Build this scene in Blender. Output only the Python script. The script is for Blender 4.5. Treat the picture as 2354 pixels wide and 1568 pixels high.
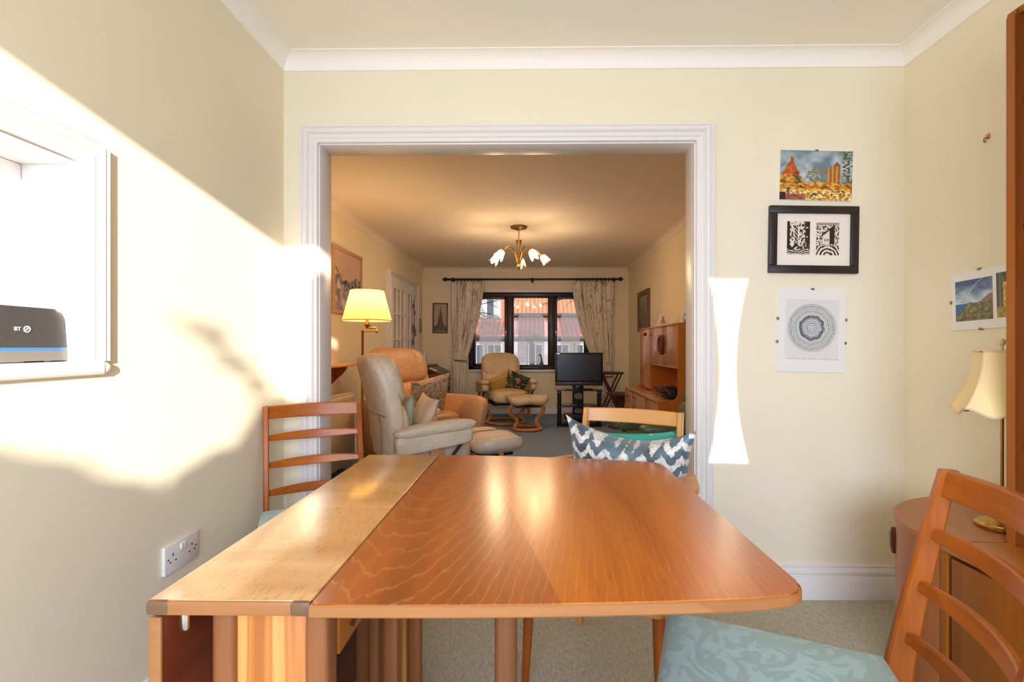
import bpy, bmesh, math, random
from mathutils import Vector, Matrix, noise
import numpy as np
R = math.radians
random.seed(7)
for o in list(bpy.data.objects): bpy.data.objects.remove(o)
S = bpy.context.scene
C = S.collection

def rgb(r, g, b):
    f = lambda c: (c/12.92 if c <= .04045 else ((c+.055)/1.055)**2.4)
    return (f(r/255), f(g/255), f(b/255), 1)

# ------------------------------------------------------------------ camera
cam = bpy.data.cameras.new('camera')
cam.sensor_width = 36; cam.lens = 1130/2354*36
cam.shift_x = -35/2354; cam.shift_y = 12/2354; cam.clip_start = .02
co = bpy.data.objects.new('camera', cam); C.objects.link(co)
co.location = (0, 0, 1.09); co.rotation_euler = (R(90), 0, .013)
S.camera = co
# ------------------------------------------------------------------ world, sun, daylight
W = bpy.data.worlds.new('sky'); S.world = W; W.use_nodes = True
bg = W.node_tree.nodes['Background']
bg.inputs[0].default_value = (.80, .89, 1.0, 1); bg.inputs[1].default_value = 1.3
SUN_DIR = Vector((-1, 1.95, -.314)).normalized()
sl = bpy.data.lights.new('sun', 'SUN'); sl.energy = 8; sl.angle = .0093; sl.color = (1, .92, .79)
so = bpy.data.objects.new('sun', sl); C.objects.link(so)
so.rotation_euler = SUN_DIR.to_track_quat('-Z', 'Y').to_euler()
# sky light entering through the garden door behind the camera (fills the door opening)
al = bpy.data.lights.new('garden_door_daylight', 'AREA'); al.shape = 'RECTANGLE'; al.size = 2.1; al.size_y = 2.0
al.energy = 112; al.color = (.72, .83, 1.04)
ao = bpy.data.objects.new('garden_door_daylight', al); C.objects.link(ao)
ao.location = (.12, -1.78, 1.20); ao.rotation_euler = (R(50), 0, 0)
# sun thrown back by a neighbour's double-glazed pane, entering through the garden door: a pinched bright patch
pl = bpy.data.lights.new('pane_glint', 'SPOT'); pl.energy = 1500; pl.spot_size = R(26); pl.spot_blend = 0; pl.shadow_soft_size = .006
pl.color = (1, .95, .87)
po = bpy.data.objects.new('pane_glint', pl); C.objects.link(po)
po.location = (.10, -2.0, 1.28)
GT = Vector((.845, 2.15, .985)) - po.location
po.rotation_euler = GT.to_track_quat('-Z', 'Y').to_euler()
pl.use_nodes = True
nt = pl.node_tree; em = nt.nodes['Emission']
def lm(op, a, b=None):
    n = nt.nodes.new('ShaderNodeMath'); n.operation = op
    for i, v in enumerate((a, b)):
        if v is None: continue
        if isinstance(v, (int, float)): n.inputs[i].default_value = v
        else: nt.links.new(v, n.inputs[i])
    return n.outputs[0]
tc = nt.nodes.new('ShaderNodeTexCoord'); sp = nt.nodes.new('ShaderNodeSeparateXYZ')
nt.links.new(tc.outputs['Normal'], sp.inputs[0])
gz = lm('ABSOLUTE', sp.outputs[2])
gx = lm('DIVIDE', sp.outputs[0], gz); gy = lm('DIVIDE', sp.outputs[1], gz)
hw = lm('ADD', lm('MULTIPLY', lm('MULTIPLY', gy, gy), 1.45), .0075)      # pinched half width
mx = nt.nodes.new('ShaderNodeMapRange'); mx.interpolation_type = 'SMOOTHSTEP'
nt.links.new(lm('SUBTRACT', hw, lm('ABSOLUTE', gx)), mx.inputs[0]); mx.inputs[1].default_value = -.0015; mx.inputs[2].default_value = .0015
my = nt.nodes.new('ShaderNodeMapRange'); my.interpolation_type = 'SMOOTHSTEP'
nt.links.new(lm('SUBTRACT', .094, lm('ABSOLUTE', gy)), my.inputs[0]); my.inputs[1].default_value = -.002; my.inputs[2].default_value = .003
nt.links.new(lm('MULTIPLY', mx.outputs[0], my.outputs[0]), em.inputs['Strength'])

S.view_settings.view_transform = 'Standard'; S.view_settings.look = 'None'
S.view_settings.exposure = .29; S.view_settings.gamma = 1; S.view_settings.use_curve_mapping = False
S.cycles.use_denoising = True; S.cycles.caustics_reflective = False; S.cycles.caustics_refractive = False
S.cycles.max_bounces = 10; S.cycles.diffuse_bounces = 7; S.cycles.glossy_bounces = 4
S.cycles.transparent_max_bounces = 12; S.cycles.sample_clamp_indirect = 6

# ------------------------------------------------------------------ materials
MATS = {}
def pmat(name, col, rough=.6, metal=0, **k):
    m = bpy.data.materials.new(name); m.use_nodes = True
    b = m.node_tree.nodes['Principled BSDF']
    b.inputs['Base Color'].default_value = col if len(col) == 4 else (*col, 1)
    b.inputs['Roughness'].default_value = rough; b.inputs['Metallic'].default_value = metal
    for kk, v in k.items(): b.inputs[kk.replace('_', ' ')].default_value = v
    MATS[name] = m; return m
class N:
    """tiny node-graph helper"""
    def __init__(s, m):
        s.m = m; s.t = m.node_tree; s.b = s.t.nodes['Principled BSDF']
    def add(s, kind, **k):
        n = s.t.nodes.new('ShaderNode'+kind)
        for a, v in k.items(): setattr(n, a, v)
        return n
    def ln(s, a, b): s.t.links.new(a, b)
    def coord(s, scale=(1, 1, 1), rot=(0, 0, 0), loc=(0, 0, 0), src='Object'):
        c = s.add('TexCoord'); mp = s.add('Mapping')
        mp.inputs['Scale'].default_value = scale; mp.inputs['Rotation'].default_value = rot; mp.inputs['Location'].default_value = loc
        s.ln(c.outputs[src], mp.inputs[0]); return mp.outputs[0]
    def noise(s, vec, scale, detail=3, rough=.5, dist=0):
        n = s.add('TexNoise'); n.inputs['Scale'].default_value = scale; n.inputs['Detail'].default_value = detail
        n.inputs['Roughness'].default_value = rough; n.inputs['Distortion'].default_value = dist
        s.ln(vec, n.inputs['Vector']); return n.outputs['Fac']
    def ramp(s, fac, stops):
        n = s.add('ValToRGB'); e = n.color_ramp.elements
        while len(e) > 1: e.remove(e[-1])
        e[0].position, e[0].color = stops[0]
        for p, c in stops[1:]:
            x = e.new(p); x.color = c
        s.ln(fac, n.inputs[0]); return n.outputs[0]
    def math(s, op, a, b=0.0):
        n = s.add('Math', operation=op)
        for i, v in enumerate((a, b)):
            if isinstance(v, (int, float)): n.inputs[i].default_value = v
            else: s.ln(v, n.inputs[i])
        return n.outputs[0]
    def mix(s, f, a, b, mode='MIX'):
        n = s.add('Mix', data_type='RGBA', blend_type=mode)
        for i, v in ((0, f), (6, a), (7, b)):
            if isinstance(v, (int, float)): n.inputs[i].default_value = v
            elif isinstance(v, tuple): n.inputs[i].default_value = v
            else: s.ln(v, n.inputs[i])
        return n.outputs[2]
    def bump(s, h, strength, dist=.01):
        n = s.add('Bump'); n.inputs['Strength'].default_value = strength; n.inputs['Distance'].default_value = dist
        s.ln(h, n.inputs['Height']); s.ln(n.outputs[0], s.b.inputs['Normal'])
    def base(s, c): s.ln(c, s.b.inputs['Base Color'])

def paint(name, col, var=.03, rough=.75, sc=3, bump=.04):
    m = pmat(name, col, rough); n = N(m); v = n.coord()
    f = n.noise(v, sc, 4)
    d = tuple(c*(1-var) for c in col[:3])+(1,); l = tuple(min(1, c*(1+var)) for c in col[:3])+(1,)
    n.base(n.ramp(f, [(.3, d), (.7, l)]))
    n.bump(n.noise(v, 140, 2), bump, .002); return m
def wood(name, dark, light, axis=2, sc=26, rough=.38, coat=.25, stretch=.06, rings=.5, bump=.05):
    m = pmat(name, light, rough, Coat_Weight=coat*.6, Coat_Roughness=.18, Specular_IOR_Level=.32); n = N(m)
    s3 = [1, 1, 1]; s3[axis] = stretch
    v = n.coord(tuple(s3))
    big = n.noise(v, sc*.28, 3, .5, 1.2)
    fine = n.noise(v, sc*4, 3, .6)
    w = n.add('TexWave', wave_type='BANDS', bands_direction=('Y' if axis == 0 else 'X'), wave_profile='SAW')
    w.inputs['Scale'].default_value = sc*.22; w.inputs['Distortion'].default_value = 5; w.inputs['Detail'].default_value = 2; w.inputs['Detail Scale'].default_value = .8
    n.ln(v, w.inputs['Vector'])
    a = n.math('ADD', n.math('MULTIPLY', big, .62), n.math('MULTIPLY', w.outputs['Fac'], .22*rings))
    a = n.math('ADD', a, n.math('MULTIPLY', fine, .28))
    n.base(n.ramp(a, [(.3, dark), (.75, light)])); n.bump(fine, bump, .002)
    return m
def leather(name, col, rough=.42, wr=.5):
    m = pmat(name, col, rough, Coat_Weight=.12, Coat_Roughness=.3); n = N(m); v = n.coord()
    f = n.noise(v, 5, 4, .6)
    n.base(n.ramp(f, [(.25, tuple(c*.84 for c in col[:3])+(1,)), (.75, tuple(min(1, c*1.08) for c in col[:3])+(1,))]))
    h = n.math('ADD', n.math('MULTIPLY', n.noise(v, 13, 3, .5, 1.4), 1.0), n.math('MULTIPLY', n.noise(v, 160, 2), .1))
    n.bump(h, wr, .02); return m
def metal(name, col, rough=.28): return pmat(name, col, rough, 1)

wallM = paint('cream_wall', rgb(236, 225, 201), .012)
wallFar = paint('cream_wall_lounge', rgb(240, 226, 194), .02)
ceilM = paint('ceiling_white', rgb(247, 241, 230), .01)
ceilFar = paint('ceiling_white_lounge', rgb(236, 224, 208), .02)
whiteM = pmat('white_gloss', rgb(230, 226, 224), .33); 

def carpet(name, a, b, c, sc):
    m = pmat(name, a, .95); n = N(m); v = n.coord((1, .45, 1), (0, 0, .6)); v2 = n.coord()
    f = n.noise(v, sc, 4, .65); g = n.noise(v2, 420, 2); big = n.noise(v2, 1.4, 3)
    k = n.ramp(f, [(.33, a), (.5, b), (.68, c)])
    k = n.mix(n.math('MULTIPLY', big, .22), k, a)
    n.base(n.mix(n.math('MULTIPLY', g, .35), k, (.02, .02, .015, 1), 'MULTIPLY') if False else k)
    n.bump(n.math('ADD', g, f), .5, .004); return m
carpetM = carpet('grey_green_carpet', rgb(160, 156, 134), rgb(182, 178, 156), rgb(200, 196, 176), 95)
carpetFar = carpet('blue_grey_carpet', rgb(108, 130, 164), rgb(126, 148, 180), rgb(144, 164, 192), 90)

teakD, teakL = rgb(118, 62, 18), rgb(186, 108, 40)
teak = wood('teak', teakD, teakL, 2)
teakY = wood('teak_along_y', teakD, teakL, 1)
teakX = wood('teak_along_x', teakD, teakL, 0)
chairW = wood('chair_teak', rgb(118, 54, 10), rgb(188, 100, 24), 2, 22, .35)
chairWx = wood('chair_teak_rail', rgb(124, 58, 11), rgb(192, 104, 26), 0, 22, .35)
beech = wood('lit_teak', rgb(190, 128, 66), rgb(213, 160, 95), 2, 20, .4)  # carver's teak paled: the light falling on it is put into the colour
litRailShelf = wood('lit_teak_rail_shelf', rgb(190, 128, 66), rgb(215, 162, 97), 0, 20, .4)  # same lit tone in the colour for carver rails; also wall shelf board
unitW = wood('sideboard_teak', rgb(128, 68, 14), rgb(170, 98, 24), 2, 14, .4)
unitTop = wood('sideboard_top', rgb(160, 92, 26), rgb(190, 118, 40), 1, 14, .34)
drumW = wood('drum_teak', rgb(155, 91, 47), rgb(178, 112, 64), 2, 16, .45)
shelfW = wood('bookcase_teak', rgb(87, 42, 9), rgb(133, 67, 17), 2, 16, .4)
shelfE = wood('bookcase_edge', rgb(133, 70, 19), rgb(165, 94, 30), 2, 12, .38)
loungeU = wood('lounge_unit_wood', rgb(186, 104, 34), rgb(210, 128, 50), 2, 16, .36)
loungeD = wood('lounge_unit_door', rgb(176, 120, 82), rgb(196, 144, 108), 2, 8, .16, .9)  # base pale and pinkish, standing in for window light reflected on the fronts
darkW = wood('dark_mahogany', rgb(62, 26, 14), rgb(104, 48, 26), 2, 20, .35)
oakW = wood('rustic_oak', rgb(58, 38, 24), rgb(100, 70, 44), 0, 20, .55, .05)
poleW = pmat('dark_pole', rgb(38, 20, 14), .4)
frameBrown = wood('window_brown', rgb(34, 22, 18), rgb(58, 40, 32), 2, 20, .45)
recl_w = wood('recliner_wood', rgb(178, 112, 58), rgb(214, 152, 92), 2, 18, .35)
cream = leather('cream_leather', rgb(226, 208, 184))
creamY = leather('warm_cream_leather', rgb(214, 186, 144))
tan = leather('tan_leather', rgb(206, 156, 108), .38)
green = leather('dark_green_leather', rgb(88, 102, 68), .35)
seamM = pmat('seam_thread', rgb(150, 124, 96), .8)
seamTan = pmat('seam_tan', rgb(150, 92, 50), .8)
black = pmat('black_plastic', rgb(18, 18, 19), .3)
blackM = pmat('black_matt', rgb(14, 13, 13), .6)
brass = metal('brass', rgb(190, 146, 76), .26)
brassOld = metal('antique_brass', rgb(150, 112, 60), .34)
chrome = metal('chrome', rgb(210, 210, 210), .15)
pewter = metal('pewter', rgb(120, 120, 122), .35)
plastic = pmat('white_plastic', rgb(226, 220, 220), .35)
# ------------------------------------------------------------------ mesh helpers
def link(name, me, mat=None, parent=None):
    o = bpy.data.objects.new(name, me); C.objects.link(o)
    if mat is not None: me.materials.append(mat)
    if parent is not None: o.parent = parent
    return o
class B:
    def __init__(s): s.bm = bmesh.new()
    def _xf(s, vs, M):
        for v in vs: v.co = M @ v.co
    def box(s, lo, hi, bev=0, seg=2, M=None):
        lo, hi = Vector(lo), Vector(hi)
        r = bmesh.ops.create_cube(s.bm, size=1)
        vs = r['verts']; c = (lo+hi)/2; d = hi-lo
        for v in vs: v.co = Vector((v.co.x*d.x+c.x, v.co.y*d.y+c.y, v.co.z*d.z+c.z))
        if bev:
            es = list({e for v in vs for e in v.link_edges})
            r = bmesh.ops.bevel(s.bm, geom=es, offset=min(bev, min(abs(x) for x in d)*.49), segments=seg, affect='EDGES', profile=.5, clamp_overlap=True)
            vs = list({v for f in r['faces'] for v in f.verts} | {v for v in vs if v.is_valid})
        if M is not None: s._xf(vs, M)
        return s
    def ring(s, pts): return [s.bm.verts.new(p) for p in pts]
    def bridge(s, a, b, closed=True):
        n = len(a)
        for i in range(n if closed else n-1):
            j = (i+1) % n
            try: s.bm.faces.new((a[i], a[j], b[j], b[i]))
            except ValueError: pass
    def tube(s, pts, r, seg=10, closed=False, cap=True, flat=None):
        """r: float or list; flat=(ru,rv,up) for an elliptical or boxy section"""
        pts = [Vector(p) for p in pts]; n = len(pts); rings = []; up0 = None
        for i, p in enumerate(pts):
            a = pts[(i-1) % n] if (closed or i > 0) else p
            b = pts[(i+1) % n] if (closed or i < n-1) else p
            t = (b-a).normalized()
            if up0 is None:
                up0 = Vector((0, 0, 1)) if abs(t.z) < .9 else Vector((1, 0, 0))
            u = t.cross(up0)
            if u.length < 1e-5: u = t.cross(Vector((.3, 1, .2)))
            u.normalize(); v = u.cross(t).normalized()
            up0 = v
            ri = r[i] if isinstance(r, (list, tuple)) else r
            fu, fv = flat if flat else (1, 1)
            rings.append(s.ring([p + (u*math.cos(2*math.pi*k/seg)*fu + v*math.sin(2*math.pi*k/seg)*fv)*ri for k in range(seg)]))
        for i in range(n-1): s.bridge(rings[i], rings[i+1])
        if closed: s.bridge(rings[-1], rings[0])
        elif cap:
            s.bm.faces.new(list(reversed(rings[0]))); s.bm.faces.new(rings[-1])
        return s
    def lathe(s, prof, c=(0, 0, 0), seg=24, M=None, cap=True, fn=None):
        c = Vector(c); rings = []
        for r, z in prof:
            pts = []
            for k in range(seg):
                a = 2*math.pi*k/seg; q = Vector((r*math.cos(a), r*math.sin(a), z))
                if fn: q = fn(q, a)
                q = q+c
                pts.append(M @ q if M is not None else q)
            rings.append(s.ring(pts))
        for i in range(len(rings)-1): s.bridge(rings[i], rings[i+1])
        if cap:
            for rg in (rings[0], rings[-1]):
                try: s.bm.faces.new(rg)
                except ValueError: pass
        return s
    def prism(s, poly, lo, hi, axis='z', bev=0, M=None):
        mk = {'z': lambda a, b, h: (a, b, h), 'y': lambda a, b, h: (a, h, b), 'x': lambda a, b, h: (h, a, b)}[axis]
        A = s.ring([mk(a, b, lo) for a, b in poly]); D = s.ring([mk(a, b, hi) for a, b in poly])
        s.bridge(A, D); f1 = s.bm.faces.new(list(reversed(A))); f2 = s.bm.faces.new(D)
        vs = A+D
        if bev:
            es = list({e for f in (f1, f2) for e in f.edges})
            r = bmesh.ops.bevel(s.bm, geom=es, offset=bev, segments=2, affect='EDGES', clamp_overlap=True)
            vs = list({v for f in r['faces'] for v in f.verts} | {v for v in vs if v.is_valid})
        if M is not None: s._xf(vs, M)
        return s
    def soft(s, c, h, n=4, seg=24, fn=None, M=None, ez=None):
        """rounded box (superellipsoid) with half sizes h"""
        c = Vector(c); ez = ez or n; rings = []; nv = seg//2
        pw = lambda x, e: math.copysign(abs(x)**(2/e), x)
        for i in range(nv+1):
            ph = -math.pi/2+math.pi*i/nv; pts = []
            for k in range(seg):
                th = 2*math.pi*k/seg
                u = Vector((pw(math.cos(ph), ez)*pw(math.cos(th), n), pw(math.cos(ph), ez)*pw(math.sin(th), n), pw(math.sin(ph), ez)))
                p = Vector((u.x*h[0], u.y*h[1], u.z*h[2]))
                if fn: p = fn(u, p)
                p = p+c
                pts.append(M @ p if M is not None else p)
            rings.append(s.ring(pts))
        for i in range(nv): s.bridge(rings[i], rings[i+1])
        bmesh.ops.remove_doubles(s.bm, verts=[v for r in rings for v in r], dist=1e-5)
        return s
    def grid(s, fn, nu, nv, wrapu=False):
        g = [[s.bm.verts.new(fn(i/(nu-1) if not wrapu else i/nu, j/(nv-1))) for i in range(nu)] for j in range(nv)]
        for j in range(nv-1):
            for i in range(nu if wrapu else nu-1):
                k = (i+1) % nu
                s.bm.faces.new((g[j][i], g[j][k], g[j+1][k], g[j+1][i]))
        return s
    def done(s, name, mat, parent=None, smooth=35, M=None, thick=0):
        if thick:
            bmesh.ops.recalc_face_normals(s.bm, faces=s.bm.faces)
            bmesh.ops.solidify(s.bm, geom=list(s.bm.faces), thickness=thick)
        bmesh.ops.recalc_face_normals(s.bm, faces=s.bm.faces)
        if M is not None: s._xf(s.bm.verts, M)
        me = bpy.data.meshes.new(name); s.bm.to_mesh(me); s.bm.free()
        if smooth:
            for p in me.polygons: p.use_smooth = True
            me.set_sharp_from_angle(angle=R(smooth))
        return link(name, me, mat, parent)
def T(name, label, cat, loc=(0, 0, 0), rotz=0, group=None):
    o = bpy.data.objects.new(name, None); C.objects.link(o); o.empty_display_size = .1
    o.location = loc; o.rotation_euler = (0, 0, rotz); o['label'] = label; o['category'] = cat
    if group: o['group'] = group
    return o
def tag(o, label, cat, group=None, kind=None):
    o['label'] = label; o['category'] = cat
    if group: o['group'] = group
    if kind: o['kind'] = kind
    return o
def struct(o, label=None, cat=None):
    o['kind'] = 'structure'
    if label: o['label'] = label
    if cat: o['category'] = cat
    return o
def copy_tree(o, parent=None):
    c = o.copy(); C.objects.link(c); c.parent = parent
    for ch in list(o.children): copy_tree(ch, c)
    return c
def boxes(name, mat, parent, *bs, bev=0, smooth=35):
    b = B()
    for lo, hi in bs: b.box(lo, hi, bev)
    return b.done(name, mat, parent, smooth)
def face(fx, fy): return math.atan2(-fx, fy)
def shared(name, src, parent, loc=(0, 0, 0), rot=(0, 0, 0)):
    o = bpy.data.objects.new(name, src.data); C.objects.link(o); o.parent = parent; o.location = loc; o.rotation_euler = rot; return o

# ------------------------------------------------------------------ room shell
XL, XR, YB, ZC = -1.10, 1.605, 2.15, 2.36          # dining room
FXL, FXR, FY0, FY1 = -1.80, 1.53, 2.27, 7.95       # lounge
YR = -1.20                                         # wall behind the camera
floor = boxes('floor', carpetM, None, ((XL-.14, YR-.15, -.1), (XR+.15, 2.21, 0))); struct(floor, 'grey green carpet of the dining room', 'floor')
fl2 = boxes('floor_lounge', carpetFar, None, ((FXL-.15, 2.21, -.1), (FXR+.2, FY1+.2, 0))); struct(fl2, 'blue grey carpet of the lounge', 'floor')
ce = boxes('ceiling', ceilM, None, ((XL-.9, YR-.15, ZC), (XR+.15, 2.21, ZC+.15))); struct(ce, 'pale cream dining room ceiling', 'ceiling')
ce2 = boxes('ceiling_lounge', ceilFar, None, ((FXL-.15, 2.21, ZC), (FXR+.22, FY1+.2, ZC+.15))); struct(ce2, 'lounge ceiling glowing around the chandelier', 'ceiling')
# left wall with a serving hatch
HY0, HY1, HZ0, HZ1 = .36, 1.166, 1.053, 1.535
wl = boxes('wall_left', wallM, None, ((XL-.14, YR-.15, 0), (XL, HY0, ZC)), ((XL-.14, HY1, 0), (XL, YB, ZC)),
           ((XL-.14, HY0, 0), (XL, HY1, HZ0)), ((XL-.14, HY0, HZ1), (XL, HY1, ZC)), smooth=0); struct(wl, 'cream left wall of the dining room with serving hatch', 'wall')
# partition with a wide opening
DX0, DX1, DZ = -.945, .705, 1.98
wb = boxes('wall_back', wallM, None, ((FXL-.15, YB, 0), (DX0-.012, FY0, ZC)), ((DX1+.012, YB, 0), (XR+.15, FY0, ZC)), ((DX0-.012, YB, DZ+.012), (DX1+.012, FY0, ZC)), smooth=0)
struct(wb, 'cream partition wall with a wide cased opening', 'wall')
wr = boxes('wall_right', wallM, None, ((XR, YR-.15, 0), (XR+.15, YB, ZC)), smooth=0); struct(wr, 'cream right wall of the dining room', 'wall')
PX0, PX1, PZ = -.95, 1.19, 2.08
wre = boxes('wall_rear', wallM, None, ((XL-.14, YR-.15, 0), (PX0, YR, ZC)), ((PX1, YR-.15, 0), (XR, YR, ZC)), ((PX0, YR-.15, PZ), (PX1, YR, ZC)), smooth=0); struct(wre, 'rear wall with the open garden door', 'wall')
# lounge walls
WX0, WX1, WZ0, WZ1 = -1.06, .93, .69, 2.0
wf = boxes('wall_far', wallFar, None, ((FXL-.15, FY1, 0), (WX0, FY1+.22, ZC)), ((WX1, FY1, 0), (FXR+.2, FY1+.22, ZC)), ((WX0, FY1, 0), (WX1, FY1+.22, WZ0)), ((WX0, FY1, WZ1), (WX1, FY1+.22, ZC)), smooth=0)
struct(wf, 'far lounge wall around the brown window', 'wall')
wfl = boxes('wall_far_left', wallFar, None, ((FXL-.15, FY0, 0), (FXL, FY1, ZC)), smooth=0); struct(wfl, 'left wall of the lounge', 'wall')
wfr = boxes('wall_far_right', wallFar, None, ((FXR, FY0, 0), (FXR+.2, FY1, ZC)), smooth=0); struct(wfr, 'right wall of the lounge', 'wall')

# cornices: cove profile swept along each wall
def cove(name, p0, p1, inward, mat, p=.065, d=.062):
    """p0,p1 points on the wall at ceiling height; inward = unit vector into the room; mitred at both ends"""
    p0, p1, inw = Vector(p0), Vector(p1), Vector(inward); t = (p1-p0).normalized()
    prof = [(0, -d), (.006, -d), (.008, -d+.004)]
    for k in range(9):
        a = R(90*k/8); prof.append((p-.004-(p-.014)*math.cos(a)*1.0, -d+.006+(d-.010)*math.sin(a)))
    # concave: curve bowed towards the corner
    prof = [(0, -d), (.006, -d)]
    for k in range(9):
        a = R(90*k/8); prof.append((.008+(p-.012)*(1-math.cos(a)), -d+.002+(d-.006)*math.sin(a)))
    prof += [(p, -.004), (p, 0), (0, 0)]
    b = B()
    A = b.ring([p0+inw*x+t*x+Vector((0, 0, z)) for x, z in prof]); D = b.ring([p1+inw*x-t*x+Vector((0, 0, z)) for x, z in prof])
    b.bridge(A, D); o = b.done(name, mat); return struct(o, None)
corn = pmat('cornice_white', rgb(247, 243, 236), .6); n = N(corn); n.bump(n.noise(n.coord(), 80, 2), .03, .002)
cornF = pmat('cornice_lounge', rgb(240, 226, 206), .6); n = N(cornF); n.bump(n.noise(n.coord(), 80, 2), .03, .002)
def lab(o, l): o['label'] = l; o['category'] = 'cornice'; return o
lab(cove('trim_1', (XL, YB, ZC), (XR, YB, ZC), (0, -1, 0), corn), 'white cove cornice above the wide opening')
lab(cove('trim_2', (XL, YR, ZC), (XL, YB, ZC), (1, 0, 0), corn), 'white cove cornice along the left dining wall')
lab(cove('trim_3', (XR, YB, ZC), (XR, YR, ZC), (-1, 0, 0), corn), 'white cove cornice along the right dining wall')
lab(cove('trim_4', (FXL, FY0, ZC), (FXL, FY1, ZC), (1, 0, 0), cornF), 'cove cornice along the left lounge wall')
lab(cove('trim_5', (FXL, FY1, ZC), (FXR, FY1, ZC), (0, -1, 0), cornF), 'cove cornice above the lounge window')
lab(cove('trim_6', (FXR, FY1, ZC), (FXR, FY0, ZC), (-1, 0, 0), cornF), 'cove cornice along the right lounge wall')
# baseboards: ogee profile
def skirt(name, p0, p1, inward, label):
    p0, p1, inw = Vector(p0), Vector(p1), Vector(inward)
    prof = [(0, 0), (.024, 0), (.024, .092), (.022, .095), (.012, .097), (.011, .101), (.016, .105), (.0185, .112), (.017, .119), (.011, .127), (.007, .131), (.007, .134), (.011, .138), (.010, .143), (.006, .145), (0, .145)]
    b = B(); A = b.ring([p0+inw*x+Vector((0, 0, z)) for x, z in prof]); D = b.ring([p1+inw*x+Vector((0, 0, z)) for x, z in prof])
    b.bridge(A, D); b.bm.faces.new(A); b.bm.faces.new(list(reversed(D)))
    o = b.done(name, whiteM); return struct(o, label, 'baseboard')
skirt('baseboard_left', (XL, YR, 0), (XL, YB, 0), (1, 0, 0), 'white baseboard under the power socket')
skirt('baseboard_back', (.775, YB, 0), (XR, YB, 0), (0, -1, 0), 'white baseboard under the three pictures')
skirt('baseboard_right', (XR, 1.88, 0), (XR, YB, 0), (-1, 0, 0), 'short white baseboard beyond the curved cabinet')
skirt('baseboard_far', (FXL, FY1, 0), (FXR, FY1, 0), (0, -1, 0), 'white baseboard under the lounge window')
skirt('baseboard_far_left', (FXL, FY0, 0), (FXL, 6.0, 0), (1, 0, 0), 'white baseboard along the left lounge wall')
skirt('baseboard_far_right', (FXR, FY0, 0), (FXR, FY1, 0), (-1, 0, 0), 'white baseboard along the right lounge wall')

# architrave: moulded profile swept round an opening (mitred)
ARCH = [(0, 0), (0, .010), (.003, .013), (.014, .013), (.017, .016), (.021, .0185), (.026, .019), (.031, .017), (.033, .013), (.036, .013), (.040, .020), (.046, .024), (.052, .0245), (.057, .022), (.059, .018), (.062, .018), (.0635, .022), (.070, .022), (.070, 0)]
def archi(name, pts, inn, mat, parent=None, sc=1.0, closed=False):
    """pts: inner edge path as (point, outward diagonal); inn: vector out of the wall"""
    b = B(); inn = Vector(inn); rings = []
    for p, d in pts: rings.append(b.ring([Vector(p)+Vector(d)*(u*sc)+inn*(v*1.3) for u, v in ARCH]))
    for i in range(len(rings)-1): b.bridge(rings[i], rings[i+1], True)
    if not closed:
        b.bm.faces.new(rings[0]); b.bm.faces.new(list(reversed(rings[-1])))
    return b.done(name, mat, parent, 25)
o = archi('trim_7', [((DX0, YB, 0), (-1, 0, 0)), ((DX0, YB, DZ), (-1, 0, 1)), ((DX1, YB, DZ), (1, 0, 1)), ((DX1, YB, 0), (1, 0, 0))], (0, -1, 0), whiteM); struct(o, 'white moulded architrave around the wide opening', 'architrave')
o = archi('trim_8', [((DX0, FY0, 0), (-1, 0, 0)), ((DX0, FY0, DZ), (-1, 0, 1)), ((DX1, FY0, DZ), (1, 0, 1)), ((DX1, FY0, 0), (1, 0, 0))], (0, 1, 0), whiteM); struct(o, 'white architrave on the lounge side of the opening', 'architrave')
o = boxes('trim_9', whiteM, None, ((DX0-.012, YB-.001, 0), (DX0+.006, FY0+.001, DZ)), ((DX1-.006, YB-.001, 0), (DX1+.012, FY0+.001, DZ)), ((DX0-.012, YB-.001, DZ-.006), (DX1+.012, FY0+.001, DZ+.012)), bev=.002)
struct(o, 'white lining inside the wide opening', 'door lining')

# serving hatch: lining, closed doors at the back, architrave, nosed sill
hat = T('serving_hatch', 'white serving hatch recessed in the left wall', 'hatch', (XL, 0, 0)); hat['kind'] = 'structure'
boxes('lining', whiteM, hat, ((-.13, HY1-.012, HZ0), (.002, HY1-.0002, HZ1-.0002)), ((-.13, HY0+.0002, HZ0), (.002, HY0+.012, HZ1-.0002)), ((-.13, HY0+.0125, HZ1-.012), (.002, HY1-.0125, HZ1-.0002)), bev=.001)
for a, c in ((HY0+.013, .760), (.764, HY1-.013)):
    boxes('hatch_door', whiteM, hat, ((-.138, a, HZ0+.002), (-.118, c, HZ1-.013)), bev=.002)
ar = archi('architrave', [((0, HY0, HZ0), (0, -1, 0)), ((0, HY0, HZ1), (0, -1, 1)), ((0, HY1, HZ1), (0, 1, 1)), ((0, HY1, HZ0), (0, 1, 0))], (1, 0, 0), whiteM, hat, .92)
b = B(); pr = [(-.13, -.034), (.028, -.034)]
pr += [(.028+.017*math.sin(R(a)), -.017-.017*math.cos(R(a))) for a in range(15, 180, 15)] + [(.028, 0), (-.13, 0)]
b.prism([(x, z+HZ0+.001) for x, z in pr], HY0-.07, HY1+.052, 'y'); 
for v in b.bm.verts:                              # rounded sill ends
    if v.co.x > 0:
        e = HY1+.052
        if abs(v.co.y-e) < 1e-4: v.co.y = e-.022*((v.co.x-.0)/.045)**2
# rounded nose end
b.soft((.012, HY1+.040, HZ0-.016), (.030, .026, .0172), 2.3, 20)
b.done('sill', whiteM, hat, 40)

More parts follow.
